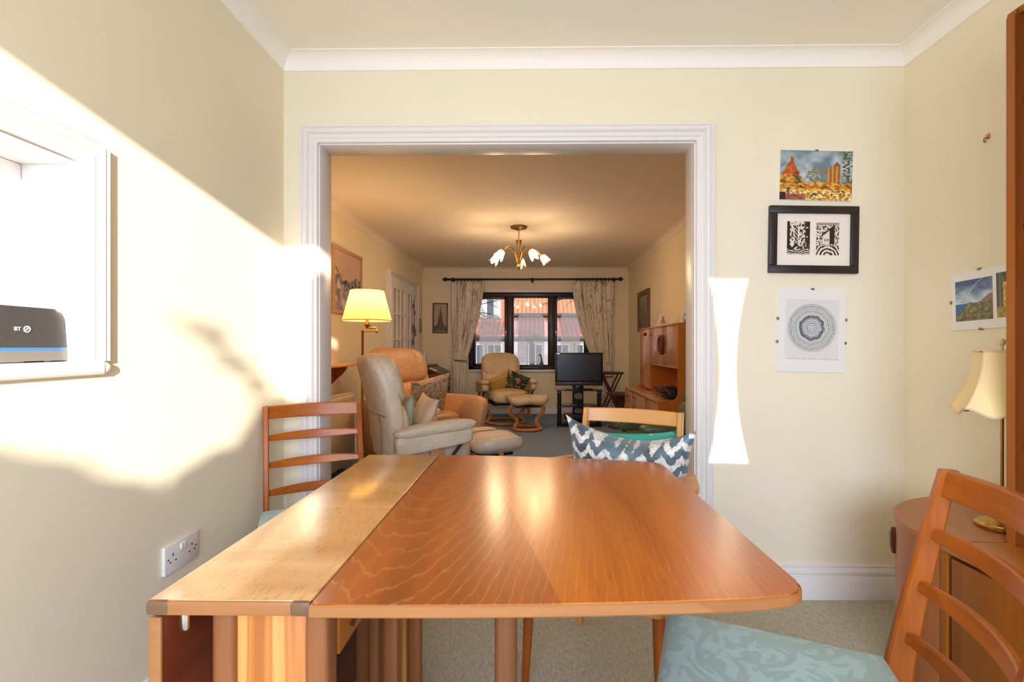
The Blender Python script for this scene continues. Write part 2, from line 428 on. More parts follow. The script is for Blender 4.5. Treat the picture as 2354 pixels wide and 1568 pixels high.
# ------------------------------------------------------------------ lounge window
win = T('window_1', 'dark brown three-light casement window of the lounge', 'window', (0, 0, 0)); win['kind'] = 'structure'
fy0, fy1 = FY1+.07, FY1+.14
boxes('window_frame', frameBrown, win, ((WX0, fy0, WZ1-.10), (WX1, fy1, WZ1-.035)), ((WX0, fy0, WZ0+.02), (WX1, fy1, WZ0+.075)), ((WX0, fy0, WZ0+.02), (WX0+.07, fy1, WZ1-.035)), ((WX1-.07, fy0, WZ0+.02), (WX1, fy1, WZ1-.035)), bev=.006)
boxes('window_head', whiteM, win, ((WX0, FY1+.0, WZ1-.035), (WX1, FY1+.2, WZ1)), bev=.002)
sill = boxes('window_sill', whiteM, win, ((WX0-.04, FY1-.05, WZ0-.012), (WX1+.04, FY1+.16, WZ0+.022)), bev=.008)
mull = [-.39, .30]
for mxx in mull:
    boxes('mullion', frameBrown, win, ((mxx-.045, fy0-.008, WZ0+.075), (mxx+.045, fy1, WZ1-.10)), bev=.005)
# panes with patches of condensation
gl = bpy.data.materials.new('window_glass'); gl.use_nodes = True; t = gl.node_tree; t.nodes.clear()
out = t.nodes.new('ShaderNodeOutputMaterial'); tr = t.nodes.new('ShaderNodeBsdfTransparent'); gs = t.nodes.new('ShaderNodeBsdfGlossy'); gs.inputs['Roughness'].default_value = .03
mxs = t.nodes.new('ShaderNodeMixShader'); fr = t.nodes.new('ShaderNodeFresnel'); fr.inputs[0].default_value = 1.3
t.links.new(fr.outputs[0], mxs.inputs[0]); t.links.new(tr.outputs[0], mxs.inputs[1]); t.links.new(gs.outputs[0], mxs.inputs[2]); t.links.new(mxs.outputs[0], out.inputs[0])
mist = bpy.data.materials.new('condensation'); mist.use_nodes = True; t = mist.node_tree; t.nodes.clear()
out = t.nodes.new('ShaderNodeOutputMaterial'); tr = t.nodes.new('ShaderNodeBsdfTransparent'); tl = t.nodes.new('ShaderNodeBsdfTranslucent'); tl.inputs[0].default_value = (.92, .9, .9, 1)
mxs = t.nodes.new('ShaderNodeMixShader'); tcn = t.nodes.new('ShaderNodeTexCoord'); ns = t.nodes.new('ShaderNodeTexNoise'); ns.inputs['Scale'].default_value = 26
mr = t.nodes.new('ShaderNodeMapRange'); mr.inputs[3].default_value = .25; mr.inputs[4].default_value = .6
t.links.new(tcn.outputs['Object'], ns.inputs['Vector']); t.links.new(ns.outputs['Fac'], mr.inputs[0]); t.links.new(mr.outputs[0], mxs.inputs[0])
t.links.new(tr.outputs[0], mxs.inputs[1]); t.links.new(tl.outputs[0], mxs.inputs[2]); t.links.new(mxs.outputs[0], out.inputs[0])
cas = [(WX0+.07, mull[0]-.045), (mull[0]+.045, mull[1]-.045), (mull[1]+.045, WX1-.07)]
for i, (a, c) in enumerate(cas):
    z0, z1 = WZ0+.075, WZ1-.10; w = .022 if i == 1 else .04
    cs = boxes('casement', frameBrown, win, ((a, fy0-.006, z0), (a+w, fy1-.01, z1)), ((c-w, fy0-.006, z0), (c, fy1-.01, z1)), ((a, fy0-.006, z1-w), (c, fy1-.01, z1)), ((a, fy0-.006, z0), (c, fy1-.01, z0+w)), bev=.004)
    boxes('pane', gl, cs, ((a+w-.004, fy0+.03, z0+w-.004), (c-w+.004, fy0+.036, z1-w+.004)), smooth=0)
    ca, cc = (a+w+.06, c-w-.06); top = z0+w+(.80 if i == 0 else .83)
    po_ = [(ca, z0+w+.02), (cc, z0+w+.02)]
    rr = min(.09, (cc-ca)/2)
    po_ += [(cc-.0-rr+rr*math.cos(R(q)), top-rr+rr*math.sin(R(q))) for q in range(0, 91, 15)] + [(ca+rr-rr*math.sin(R(q)), top-rr+rr*math.cos(R(q))) for q in range(0, 91, 15)]
    B().prism(po_, fy0+.0265, fy0+.0285, 'y').done('condensation', mist, cs, 0)
    if i != 1:
        hx = (c-w/2) if i == 0 else (a+w/2)
        b = B().box((hx-.01, fy0-.018, 1.28), (hx+.01, fy0-.004, 1.34), .003); b.tube([(hx, fy0-.02, 1.31), (hx-.004, fy0-.034, 1.31), (hx-.004, fy0-.036, 1.25)], .006, 8); b.done('handle', chrome, cs)
# ------------------------------------------------------------------ outdoors (seen through the window / shading the sun)
grass = paint('lawn', rgb(112, 128, 78), .2, .95, 9)
paving = paint('paving', rgb(176, 168, 158), .1, .9, 4)
o = boxes('ground_garden', grass, None, ((-16, -22, -.32), (16, YR-.15, -.2))); struct(o, 'lawn behind the house', 'ground')
o = boxes('ground_street', paving, None, ((-16, FY1+.22, -.32), (16, 30, -.2))); struct(o, 'pale paving between the houses', 'ground')
# garden hedge and conifer: their tops shade the lower part of the sunlit wall
leafM = paint('hedge_leaves', rgb(58, 76, 40), .35, .9, 25)
def hedge(name, prof, Y, th, label, z0=-.2, amp=.04, fr=9):
    k = (-1.2-Y); sx = k/1.95; sz = k*.161
    b = B(); pts = []
    for i in range(len(prof)-1):
        (x0, a0), (x1, a1) = prof[i], prof[i+1]; m = max(1, int((x1-x0)/.03))
        for j in range(m):
            f = j/m; x = x0+(x1-x0)*f; z = a0+(a1-a0)*f
            nz = noise.noise(Vector((x*fr, Y, 1)))*amp+noise.noise(Vector((x*fr*2.7, Y, 4)))*amp*.6
            pts.append((x+sx, z+sz+nz))
    pts.append((prof[-1][0]+sx, prof[-1][1]+sz))
    poly = pts+[(pts[-1][0], z0), (pts[0][0], z0)]
    b.prism(poly, Y-th, Y, 'y'); o = b.done(name, leafM, None, 0)
    return tag(o, label, 'hedge', kind='stuff')
hedge('hedge', [(-4, 1.2), (-.3, 1.22), (.035, 1.22), (.13, 1.18), (.19, 1.13), (.20, 1.12), (.245, 1.12), (.255, 1.05), (.275, 1.05), (.30, 1.13), (.37, 1.17), (.47, 1.22), (.55, 1.34), (.62, 1.42), (.80, 1.42), (4, 1.5)], -4.6, .08, 'clipped garden hedge behind the house')
hedge('conifer_hedge', [(.735, 1.0), (.745, 1.93), (.80, 1.97), (.9, 1.98), (1.0, 1.99), (1.6, 2.0), (3, 2.1)], -3.4, .06, 'tall conifer hedge beside the garden door', amp=.015)
# a wisp of foliage hanging in the light: soft dapples on the wall
b = B()
for i in range(15):
    u = random.random(); x = .34+.20*u+random.uniform(-.03, .03); z = 1.66-.26*u+random.uniform(-.05, .05)
    k = 4.9; cx, cz = x+k/1.95, z+k*.161
    b.soft((cx, -6.1+random.uniform(-.1, .1), cz), (random.uniform(.015, .04), .03, random.uniform(.012, .03)), 2, 8)
b.tube([(3.6, -6.1, -.2), (3.3, -6.1, 1.3), (2.98, -6.1, 2.3)], [.04, .03, .01], 6)
tag(b.done('garden_shrub', leafM, None), 'sparse garden shrub shading the sunlit wall', 'shrub', kind='stuff')

# neighbouring house with tiled roofs
hs = T('neighbour_house', 'pink-roofed house with white walls seen through the lounge window', 'house', (0, 15, -.2))
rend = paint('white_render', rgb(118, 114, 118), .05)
def tiles(name, a, c):
    m = pmat(name, a, .85); n = N(m); w = n.add('TexWave', wave_type='BANDS', bands_direction='X'); w.inputs['Scale'].default_value = 2.2; w.inputs['Distortion'].default_value = .5
    n.ln(n.coord(), w.inputs['Vector']); w2 = n.add('TexWave', wave_type='BANDS', bands_direction='Z'); w2.inputs['Scale'].default_value = 3
    n.ln(n.coord(), w2.inputs['Vector'])
    n.base(n.mix(n.math('MULTIPLY', n.math('ADD', w.outputs['Fac'], w2.outputs['Fac']), .5), c, a)); n.bump(w.outputs['Fac'], .5, .05); return m
roofA = tiles('pink_tiles', rgb(158, 102, 90), rgb(134, 82, 72)); roofB = tiles('orange_tiles', rgb(170, 118, 86), rgb(150, 98, 70))
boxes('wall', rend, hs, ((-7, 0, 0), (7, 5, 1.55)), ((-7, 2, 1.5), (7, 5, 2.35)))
def slab(name, mat, x0, x1, y0, z0, y1, z1, th=.1):
    b = B(); A = b.ring([(x0, y0, z0), (x1, y0, z0), (x1, y1, z1), (x0, y1, z1)]); D = b.ring([(x0, y0, z0-th), (x1, y0, z0-th), (x1, y1, z1-th), (x0, y1, z1-th)])
    b.bridge(A, D); b.bm.faces.new(A); b.bm.faces.new(list(reversed(D))); return b.done(name, mat, hs, 0)
slab('lean_to_roof', roofA, -7, 7, -.3, 1.62, 2.1, 2.35)
slab('roof', roofB, -7, 7, 1.7, 2.42, 5.5, 4.6)
slab('upper_roof', roofA, -7, 7, 5.6, 4.2, 7, 5.2)
gut = pmat('gutter', rgb(64, 56, 54), .5)
b = B(); b.tube([(-7, 1.66, 2.36), (7, 1.66, 2.36)], .05, 8); b.done('gutter', gut, hs)
b = B(); b.tube([(-7, -.34, 1.54), (7, -.34, 1.54)], .05, 8); b.done('gutter', gut, hs)
hfr = pmat('house_frame', rgb(140, 140, 144), .6)
dk = pmat('house_glass', rgb(60, 66, 78), .15); 
for x in (-2.6, -1.75, -1.2, .05, .85, 1.5):
    f = boxes('house_window', hfr, hs, ((x-.24, -.05, .35), (x+.24, .0, 1.38)), bev=.01)
    boxes('house_pane', dk, f, ((x-.18, -.06, .41), (x-.01, -.052, 1.32)), ((x+.03, -.06, .41), (x+.2, -.052, 1.32)), smooth=0)
# dormer
d = boxes('dormer', roofA, hs, ((-2.5, 1.2, 2.0), (-.95, 3.4, 3.0)))
for x in (-2.25, -1.65, -1.2):
    boxes('dormer_window', hfr, d, ((x-.12, 1.14, 2.2), (x+.12, 1.2, 2.85)), bev=.01)
for x in (-1.95, -1.42):
    boxes('dormer_pane', dk, d, ((x-.12, 1.15, 2.2), (x+.12, 1.2, 2.85)))
# bare trees in front of the window
bark = pmat('bark', rgb(44, 32, 34), .9); n = N(bark); n.bump(n.noise(n.coord(), 40, 3), .4, .01)
def bare_tree(x, y, h, lean, label, seed):
    random.seed(seed); b = B()
    def br(p, d, L, r, k):
        pts = [p]; q = p.copy(); dd = d.copy()
        for i in range(5):
            dd = (dd+Vector((random.uniform(-.25, .25), random.uniform(-.15, .15), random.uniform(-.2, .14)))).normalized(); q = q+dd*L/5; pts.append(q.copy())
        b.tube(pts, [r*(1-.14*i) for i in range(6)], 5)
        if k > 0:
            for j in range(4): br(pts[1+j], (dd+Vector((random.uniform(-1, 1), random.uniform(-.4, .4), random.uniform(-.5, .6)))).normalized(), L*.55, r*.5, k-1)
    b.tube([(x, y, -.2), (x+lean*.05, y, h*.5), (x+lean*.1, y, h)], [.09, .07, .05], 8)
    br(Vector((x, y, h*.9)), Vector((lean, .0, .05)).normalized(), 1.5, .022, 3)
    br(Vector((x, y, h*.8)), Vector((lean, .1, .5)).normalized(), 1.3, .02, 3)
    return tag(b.done('bare_tree', bark), label, 'tree')
bare_tree(-2.35, 10.6, 2.35, .8, 'bare dark tree reaching in at the left window light', 3)
bare_tree(2.25, 10.6, 2.3, -.9, 'bare dark branch crossing the right window light', 11)
random.seed(5)

# ------------------------------------------------------------------ drop-leaf dining table
def veneer(name, cx, cy, flip=0):
    m = pmat(name, rgb(190, 110, 46), .30, Coat_Weight=.75, Coat_Roughness=.2, Coat_IOR=1.5, Specular_IOR_Level=.25); n = N(m)
    c = n.add('TexCoord'); s = n.add('SeparateXYZ'); n.ln(c.outputs['Object'], s.inputs[0])
    dx = n.math('SUBTRACT', s.outputs[0], cx); dy = n.math('SUBTRACT', s.outputs[1], cy)
    ax = n.math('ABSOLUTE', dx); ay = n.math('ABSOLUTE', dy)
    cb = n.add('CombineXYZ'); n.ln(ax, cb.inputs[0]); n.ln(n.math('MULTIPLY', ay, .16), cb.inputs[1])
    w = n.add('TexWave', wave_type='RINGS', rings_direction='Z', wave_profile='SAW')
    mp = n.add('Mapping'); mp.inputs['Location'].default_value = (-.20, .02, 0); n.ln(cb.outputs[0], mp.inputs[0])
    w.inputs['Scale'].default_value = 27; w.inputs['Distortion'].default_value = 4.0; w.inputs['Detail'].default_value = 3; w.inputs['Detail Scale'].default_value = 1.3
    n.ln(mp.outputs[0], w.inputs['Vector'])
    v2 = n.add('Mapping'); v2.inputs['Scale'].default_value = (1, .10, 1); n.ln(c.outputs['Object'], v2.inputs[0])
    fine = n.noise(v2.outputs[0], 190, 3, .6); big = n.noise(v2.outputs[0], 9, 3, .5, .8)
    # panel tones: quarter-matched veneer leaves differ slightly in colour
    q = n.math('ADD', n.math('MULTIPLY', n.math('GREATER_THAN', dx, 0.0), .42), n.math('MULTIPLY', n.math('GREATER_THAN', dy, 0.0), .33))
    q2 = n.math('GREATER_THAN', n.math('ADD', ax, n.math('MULTIPLY', ay, -.22)), .175)
    tone = n.math('ADD', n.math('MULTIPLY', big, .75), n.math('MULTIPLY', n.math('ABSOLUTE', n.math('SUBTRACT', q, n.math('MULTIPLY', q2, .38))), .42))
    col = n.ramp(tone, [(.28, rgb(196, 108, 24)), (.52, rgb(164, 80, 15)), (.8, rgb(104, 48, 10))])
    lines = n.ramp(w.outputs['Fac'], [(.0, (1, 1, 1, 1)), (.14, (.0, 0, 0, 1)), (.93, (0, 0, 0, 1)), (1, (1, 1, 1, 1))])
    col = n.mix(n.math('MULTIPLY', lines, n.math('MULTIPLY', fine, .55)), col, rgb(220, 152, 80))
    col = n.mix(n.math('MULTIPLY', n.ramp(fine, [(.25, (1, 1, 1, 1)), (.42, (0, 0, 0, 1))]), .35), col, rgb(110, 56, 22))
    n.base(col); n.bump(fine, .06, .001); return m
leafV = veneer('leaf_veneer', -.02, .955)
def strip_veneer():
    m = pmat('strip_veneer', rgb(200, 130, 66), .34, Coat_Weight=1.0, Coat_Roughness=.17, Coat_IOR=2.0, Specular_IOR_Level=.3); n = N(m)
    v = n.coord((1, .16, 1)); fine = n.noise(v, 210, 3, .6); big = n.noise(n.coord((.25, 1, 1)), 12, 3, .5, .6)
    col = n.ramp(big, [(.3, rgb(216, 166, 106)), (.7, rgb(196, 140, 80))])  # base paled to put the sunlit wall's reflection into the colour
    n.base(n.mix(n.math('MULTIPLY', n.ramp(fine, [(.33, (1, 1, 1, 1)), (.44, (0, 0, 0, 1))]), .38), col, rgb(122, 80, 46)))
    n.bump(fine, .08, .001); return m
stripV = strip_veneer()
edgeW = wood('table_edge', rgb(138, 88, 48), rgb(171, 119, 72), 0, 16, .45, .15)
endG = wood('table_end_block', rgb(92, 66, 46), rgb(124, 92, 66), 0, 16, .45, .15)
rosW = wood('dark_red_wood', rgb(72, 26, 12), rgb(132, 58, 28), 1, 14, .5, .1)
postW = wood('table_post', rgb(120, 70, 37), rgb(156, 99, 56), 2, 18, .45, .15)
stripeM = pmat('striped_veneer', rgb(206, 130, 74), .4); n = N(stripeM)
w = n.add('TexNoise'); w.inputs['Scale'].default_value = 34; w.inputs['Detail'].default_value = 2; n.ln(n.coord((1, 1, .03)), w.inputs['Vector'])
n.base(n.ramp(w.outputs['Fac'], [(.36, rgb(168, 96, 38)), (.47, rgb(192, 122, 58)), (.54, rgb(176, 104, 44)), (.62, rgb(212, 150, 82))]))

TZ = .73
tb = T('drop_leaf_table', 'warm teak drop-leaf dining table with one leaf raised', 'table', (-.43, 1.16, 0))
tx, ty = -.43, 1.16
def L(x, y, z): return (x-tx, y-ty, z)
bx = lambda name, mat, lo, hi, bev=.002, par=tb: boxes(name, mat, par, (L(*lo), L(*hi)), bev=bev)
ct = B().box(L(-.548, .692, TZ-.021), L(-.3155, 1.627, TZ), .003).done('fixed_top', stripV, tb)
bx('edge_band', edgeW, (-.5475, .6885, TZ-.021), (-.316, .693, TZ-.0015), .0015, ct)
for a, c in ((-.549, -.517), (-.344, -.3145)): bx('end_block', endG, (a, .6870, TZ-.0215), (c, .7, TZ-.0008), .004, ct)
# raised leaf: slightly bowed ends, rounded outer corners
def leaf_poly():
    p = [(-.3135, .6835), (-.3135, 1.627)]
    for k in range(1, 12): f = k/12; p.append((-.3135+.66*f, 1.627-.085*f**1.6))
    for k in range(0, 7): a = R(82-90*k/6); p.append((.352+.04*math.cos(a), 1.500+.04*math.sin(a)))
    for k in range(1, 8): p.append((.392+.011*k/8, 1.50-.70*k/8))
    for k in range(0, 7): a = R(0-84*k/6); p.append((.368+.036*math.cos(a), .762+.042*math.sin(a)))
    for k in range(11, 0, -1): f = k/12; p.append((-.3135+.68*f, .6835+.030*f**2.2))
    return [(x-tx, y-ty) for x, y in reversed(p)]
lf = B().prism(leaf_poly(), TZ-.0205, TZ-.0005, 'z', .0025).done('raised_leaf', leafV, tb)
# edge lipping of the raised leaf
bmE = B(); P = leaf_poly(); cxm = sum(p[0] for p in P)/len(P); cym = sum(p[1] for p in P)/len(P)
outp = []
for i in range(len(P)):
    a, c = Vector(P[i-1]), Vector(P[(i+1) % len(P)]); tg = (c-a).normalized(); nn = Vector((-tg.y, tg.x))
    if nn.dot(Vector(P[i])-Vector((cxm, cym))) < 0: nn = -nn
    outp.append(Vector(P[i])+nn*.0022)
sel = [len(P)-1]+list(range(len(P)-1))
for i in (len(P)-1, len(P)-2): outp[i] = Vector((P[i][0], P[i][1]+(.0022 if P[i][1] > 0 else -.0022)))
A = bmE.ring([(P[i][0], P[i][1], TZ-.0022) for i in sel]); A2 = bmE.ring([(outp[i].x, outp[i].y, TZ-.004) for i in sel]); A3 = bmE.ring([(outp[i].x, outp[i].y, TZ-.018) for i in sel]); A4 = bmE.ring([(P[i][0], P[i][1], TZ-.0202) for i in sel])
for u_, v_ in ((A, A2), (A2, A3), (A3, A4)): bmE.bridge(u_, v_, False)
bmE.done('edge_lipping', edgeW, lf)
bx('hanging_leaf', rosW, (-.549, .695, .09), (-.531, 1.622, .703), .004)
bx('hanging_leaf_edge', edgeW, (-.5495, .6925, .088), (-.5305, .698, .7035), .002)
# pedestal ends: two posts and a striped panel each
for y in (.735, 1.335):
    for x in (-.488, -.346):
        b = B(); b.box(L(x, y, 0), L(x+.036, y+.042, .709), .009, 3); b.done('post', postW, tb)
    bx('end_panel', stripeM, (-.455, y+.010, .05), (-.344, y+.030, .709), .001)
bx('side_apron', unitW, (-.326, .777, .60), (-.308, 1.335, .709))
bx('side_apron', unitW, (-.488, .777, .62), (-.472, 1.335, .709))
bx('stretcher', rosW, (-.42, .777, .09), (-.39, 1.335, .15), .004)
# swung-out gate carrying the raised leaf
gt = B().lathe([(.012, 0), (.014, .02), (.0185, .5), (.0185, .708)], L(-.045, .80, 0), 20).done('gate_leg', wood('gate_leg_wood', rgb(92, 54, 30), rgb(140, 88, 52), 2, 18, .45, .1), tb)
b = B(); b.tube([L(-.306, .86, .676), L(-.045, .80, .676)], .022, 8, flat=(.45, 1)); b.done('gate_rail', unitW, tb)
b = B(); b.tube([L(-.306, .86, .16), L(-.045, .80, .16)], .02, 8, flat=(.45, 1)); b.done('gate_rail', unitW, tb)
for y in (1.12,):
    b = B().box(L(-.345, y, 0), L(-.312, y+.036, .709), .006); b.done('gate_post', postW, tb)
    b = B().box(L(-.395, y+.05, 0), L(-.372, y+.085, .709), .006); b.done('gate_post', postW, tb)
b = B(); b.tube([L(-.302, .815, .625), L(-.29, .90, .70)], .004, 6); b.done('leaf_stay', pewter, tb)
b = B().box(L(-.520, .712, .672), L(-.506, .722, .709), .004); b.done('hinge', chrome, tb)

# ------------------------------------------------------------------ ladder-back dining chairs
damask = pmat('damask', rgb(150, 186, 182), .55, Sheen_Weight=.3); n = N(damask)
vv = n.coord((1, 1, .6)); d1 = n.noise(vv, 10, 2, .4, 4.0); d2 = n.noise(vv, 30, 2, .4, 3)
wv = n.add('TexWave', wave_type='RINGS'); wv.inputs['Scale'].default_value = 5; wv.inputs['Distortion'].default_value = 9; wv.inputs['Detail'].default_value = 1.5; wv.inputs['Detail Scale'].default_value = 2.2
n.ln(vv, wv.inputs['Vector'])
msk = n.ramp(n.math('MULTIPLY', n.ramp(d1, [(.47, (0, 0, 0, 1)), (.50, (1, 1, 1, 1))]), n.ramp(wv.outputs['Fac'], [(.2, (0, 0, 0, 1)), (.28, (1, 1, 1, 1))])), [(0, (0, 0, 0, 1)), (1, (1, 1, 1, 1))])
n.base(n.mix(msk, rgb(140, 172, 168), rgb(156, 190, 190))); n.bump(n.noise(vv, 400, 2), .15, .001)

def bow(x, hw, amt): return -amt*(1-(x/hw)**2)
def ladder_chair(name, label, wv_, wx_, arms=False, group='ladder-back dining chairs'):
    t = T(name, label, 'chair', group=group)
    hw = .182
    # rear posts: deep blades kinked at the seat
    def ypost(z): return -.205-.02*max(0, (.42-z)/.42)**1.5*2 - .085*max(0, (z-.42)/.425)**1.15
    for sx in (-1, 1):
        b = B(); rings = []
        for z in [0, .1, .2, .3, .38, .44, .52, .6, .7, .78, .82, .845]:
            d = .0165 if z < .05 else (.017+.008*min(1, z/.44) if z < .44 else .025-.010*(z-.44)/.405)
            x = sx*(hw+.012*min(1, max(0, (.44-z)/.44))); w = .0105; y = ypost(z)
            q = .004
            rings.append(b.ring([(x-w+q, y-d, z), (x+w-q, y-d, z), (x+w, y-d+q, z), (x+w, y+d-q, z), (x+w-q, y+d, z), (x-w+q, y+d, z), (x-w, y+d-q, z), (x-w, y-d+q, z)]))
        for i in range(len(rings)-1): b.bridge(rings[i], rings[i+1])
        b.bm.faces.new(rings[0]); b.bm.faces.new(rings[-1]); b.done('back_post', wv_, t)
    def rail(nm, z, h, hm, th, amt):
        b = B(); rings = []
        for k in range(17):
            x = -hw+2*hw*k/16; yy = ypost(z)+bow(x, hw, amt); hh = h+(hm-h)*(1-(x/hw)**2); q = .003
            tilt = .12
            pr = [(-th, -hh+q), (-th+q, -hh), (th-q, -hh), (th, -hh+q), (th, hh-q), (th-q, hh), (-th+q, hh), (-th, hh-q)]
            rings.append(b.ring([(x, yy+u-v*.2, z+v) for u, v in pr]))
        for i in range(16): b.bridge(rings[i], rings[i+1])
        b.bm.faces.new(rings[0]); b.bm.faces.new(rings[-1]); return b.done(nm, wx_, t, 30)
    rail('top_rail', .819, .025, .027, .0095, .036)
    for z in (.718, .612, .506): rail('slat', z, .0095, .0175, .0068, .036)
    # seat frame and cushion (tapering to the back)
    def sx_(y): return .198+(.235-.198)*(y+.20)/.43
    pol = []
    for y in [-.19+.41*k/10 for k in range(11)]: pol.append((sx_(y), y))
    for k in range(1, 6): a = R(90*k/6); pol.append((.235-.03+.03*math.cos(a), .22+.03*math.sin(a)))
    full = pol+[(-x, y) for x, y in reversed(pol)]
    B().prism([(x*.97, y*.985) for x, y in full], .355, .408, 'z', .003).done('seat_rail', wx_, t)
    def seat(u, p): return p
    b = B(); nl = 9; rings = []
    for i in range(nl+1):
        f = i/nl; s_ = (1-.0)*1.0
        inset = .0 if f == 0 else .0
    levels = [(.400, .99), (.412, 1.006), (.428, 1.012), (.440, 1.0), (.448, .965), (.453, .90), (.457, .75), (.459, .5), (.460, .2)]
    cy_ = .02
    for z, s_ in levels: rings.append(b.ring([(x*s_, cy_+(y-cy_)*s_, z) for x, y in full]))
    for i in range(len(rings)-1): b.bridge(rings[i], rings[i+1])
    b.bm.faces.new(rings[0]); b.bm.faces.new(rings[-1]); b.done('seat_cushion', damask, t, 60)
    for sx in (-1, 1):
        b = B(); b.tube([(sx*.212, .20, 0), (sx*.205, .19, .2), (sx*.20, .182, .40)], [.011, .016, .0195], 14); b.done('leg', chairW, t)
    b = B(); 
    for sx in (-1, 1):
        pass
    if arms:
        for sx in (-1, 1):
            b = B(); rings = []
            path = [(.182, -.245, .655, .016), (.215, -.16, .66, .018), (.25, -.05, .665, .024), (.262, .06, .668, .032), (.252, .12, .668, .036), (.235, .165, .668, .030), (.222, .185, .668, .014)]
            for x, y, z, w in path:
                rings.append(b.ring([(sx*(x-w), y, z-.010), (sx*(x-w+.003), y, z-.013), (sx*(x+w-.003), y, z-.013), (sx*(x+w), y, z-.010), (sx*(x+w), y, z+.010), (sx*(x+w-.003), y, z+.013), (sx*(x-w+.003), y, z+.013), (sx*(x-w), y, z+.010)]))
            for i in range(len(rings)-1): b.bridge(rings[i], rings[i+1])
            b.bm.faces.new(rings[0]); b.bm.faces.new(rings[-1]); b.done('armrest', wx_, t, 30)
            b = B(); b.tube([(sx*.232, .10, .40), (sx*.246, .11, .55), (sx*.252, .11, .66)], [.016, .015, .014], 10); b.done('arm_post', wv_, t)
    return t
c1 = ladder_chair('dining_chair', 'teak ladder-back dining chair with pale blue damask seat in the right foreground', chairW, chairWx)
fx, fy = -.945, .325
c1.location = (.487, .905, 0); c1.rotation_euler.z = face(fx, fy)
c2 = copy_tree(c1); c2['label'] = 'teak ladder-back dining chair at the far left corner of the table'
c2.location = (-.79, 1.83, 0); c2.rotation_euler.z = face(.50, -.866)
c3 = ladder_chair('carver_chair', 'teak carver chair, coloured as lit, with armrests holding two cushions', beech, litRailShelf, True)
c3.location = (.25, 1.635, 0); c3.rotation_euler.z = face(-.44, -.90)

# ------------------------------------------------------------------ cushions
def pillow(name, mat, label, loc, rot, w, h, t, ears=.10, group='scatter cushions', par=None, pipe=None, dip=0):
    b = B(); nu = 25
    def f(side):
        def g(u, v):
            x, y = u*2-1, v*2-1
            pin = 1-ears*(1-abs(x)**2.2)*abs(y)**3-0; pin2 = 1-ears*(1-abs(y)**2.2)*abs(x)**3
            e = max(0, (1-x*x))**.42*max(0, (1-y*y))**.42
            z = side*t/2*e
            yy = y*h/2*pin
            if dip and y > 0: yy -= dip*y*y*(1-abs(x)**1.5)
            return (x*w/2*pin2, z+.006*noise.noise(Vector((x*2, y*2, side))), yy)
        return g
    b.grid(f(1), nu, nu); b.grid(f(-1), nu, nu)
    bmesh.ops.remove_doubles(b.bm, verts=b.bm.verts, dist=2e-3)
    o = b.done(name, mat, None, 60); o.location = loc; o.rotation_euler = rot
    return tag(o, label, 'cushion', group)
# silvery cushion with blue zigzags
ikat = pmat('zigzag_fabric', rgb(200, 200, 196), .42, Sheen_Weight=.3); n = N(ikat)
s = n.add('SeparateXYZ'); cc_ = n.add('TexCoord'); n.ln(cc_.outputs['Object'], s.inputs[0])
wob = n.math('MULTIPLY', n.math('SUBTRACT', n.noise(cc_.outputs['Object'], 70, 3), .5), .034)
zz = n.math('ADD', n.math('ADD', s.outputs[2], wob), n.math('MULTIPLY', n.math('PINGPONG', s.outputs[0], .030), 1.1))
band = n.math('PINGPONG', zz, .027)
mk = n.ramp(n.math('MULTIPLY', band, 1/.027), [(.42, (0, 0, 0, 1)), (.50, (1, 1, 1, 1))])
blue = n.ramp(n.noise(cc_.outputs['Object'], 9, 2), [(.3, rgb(60, 72, 84)), (.55, rgb(86, 112, 124)), (.7, rgb(40, 110, 150))])
grey = n.ramp(n.noise(cc_.outputs['Object'], 60, 3), [(.35, rgb(168, 166, 164)), (.6, rgb(214, 211, 205))])
n.base(n.mix(mk, grey, blue)); n.bump(mk, .15, .003)
teal = pmat('teal_velvet', rgb(26, 140, 118), .6, Sheen_Weight=.6); n = N(teal); n.bump(n.noise(n.coord(), 30, 3), .2, .005)
rz3 = face(-.44, -.90)
def onchair(c, x, y, z): 
    return Matrix.Translation(c.location) @ Matrix.Rotation(c.rotation_euler.z, 4, 'Z') @ Vector((x, y, z))
pillow('zigzag_cushion', ikat, 'silver grey cushion with blue zigzag pattern on the carver chair', onchair(c3, -.045, -.075, .645), (R(-14), R(-3), rz3), .44, .40, .15, .12, dip=.055)
pillow('teal_cushion', teal, 'plain teal green cushion behind the zigzag one', onchair(c3, -.03, -.165, .632), (R(-14), R(3), rz3), .35, .34, .06, .10)
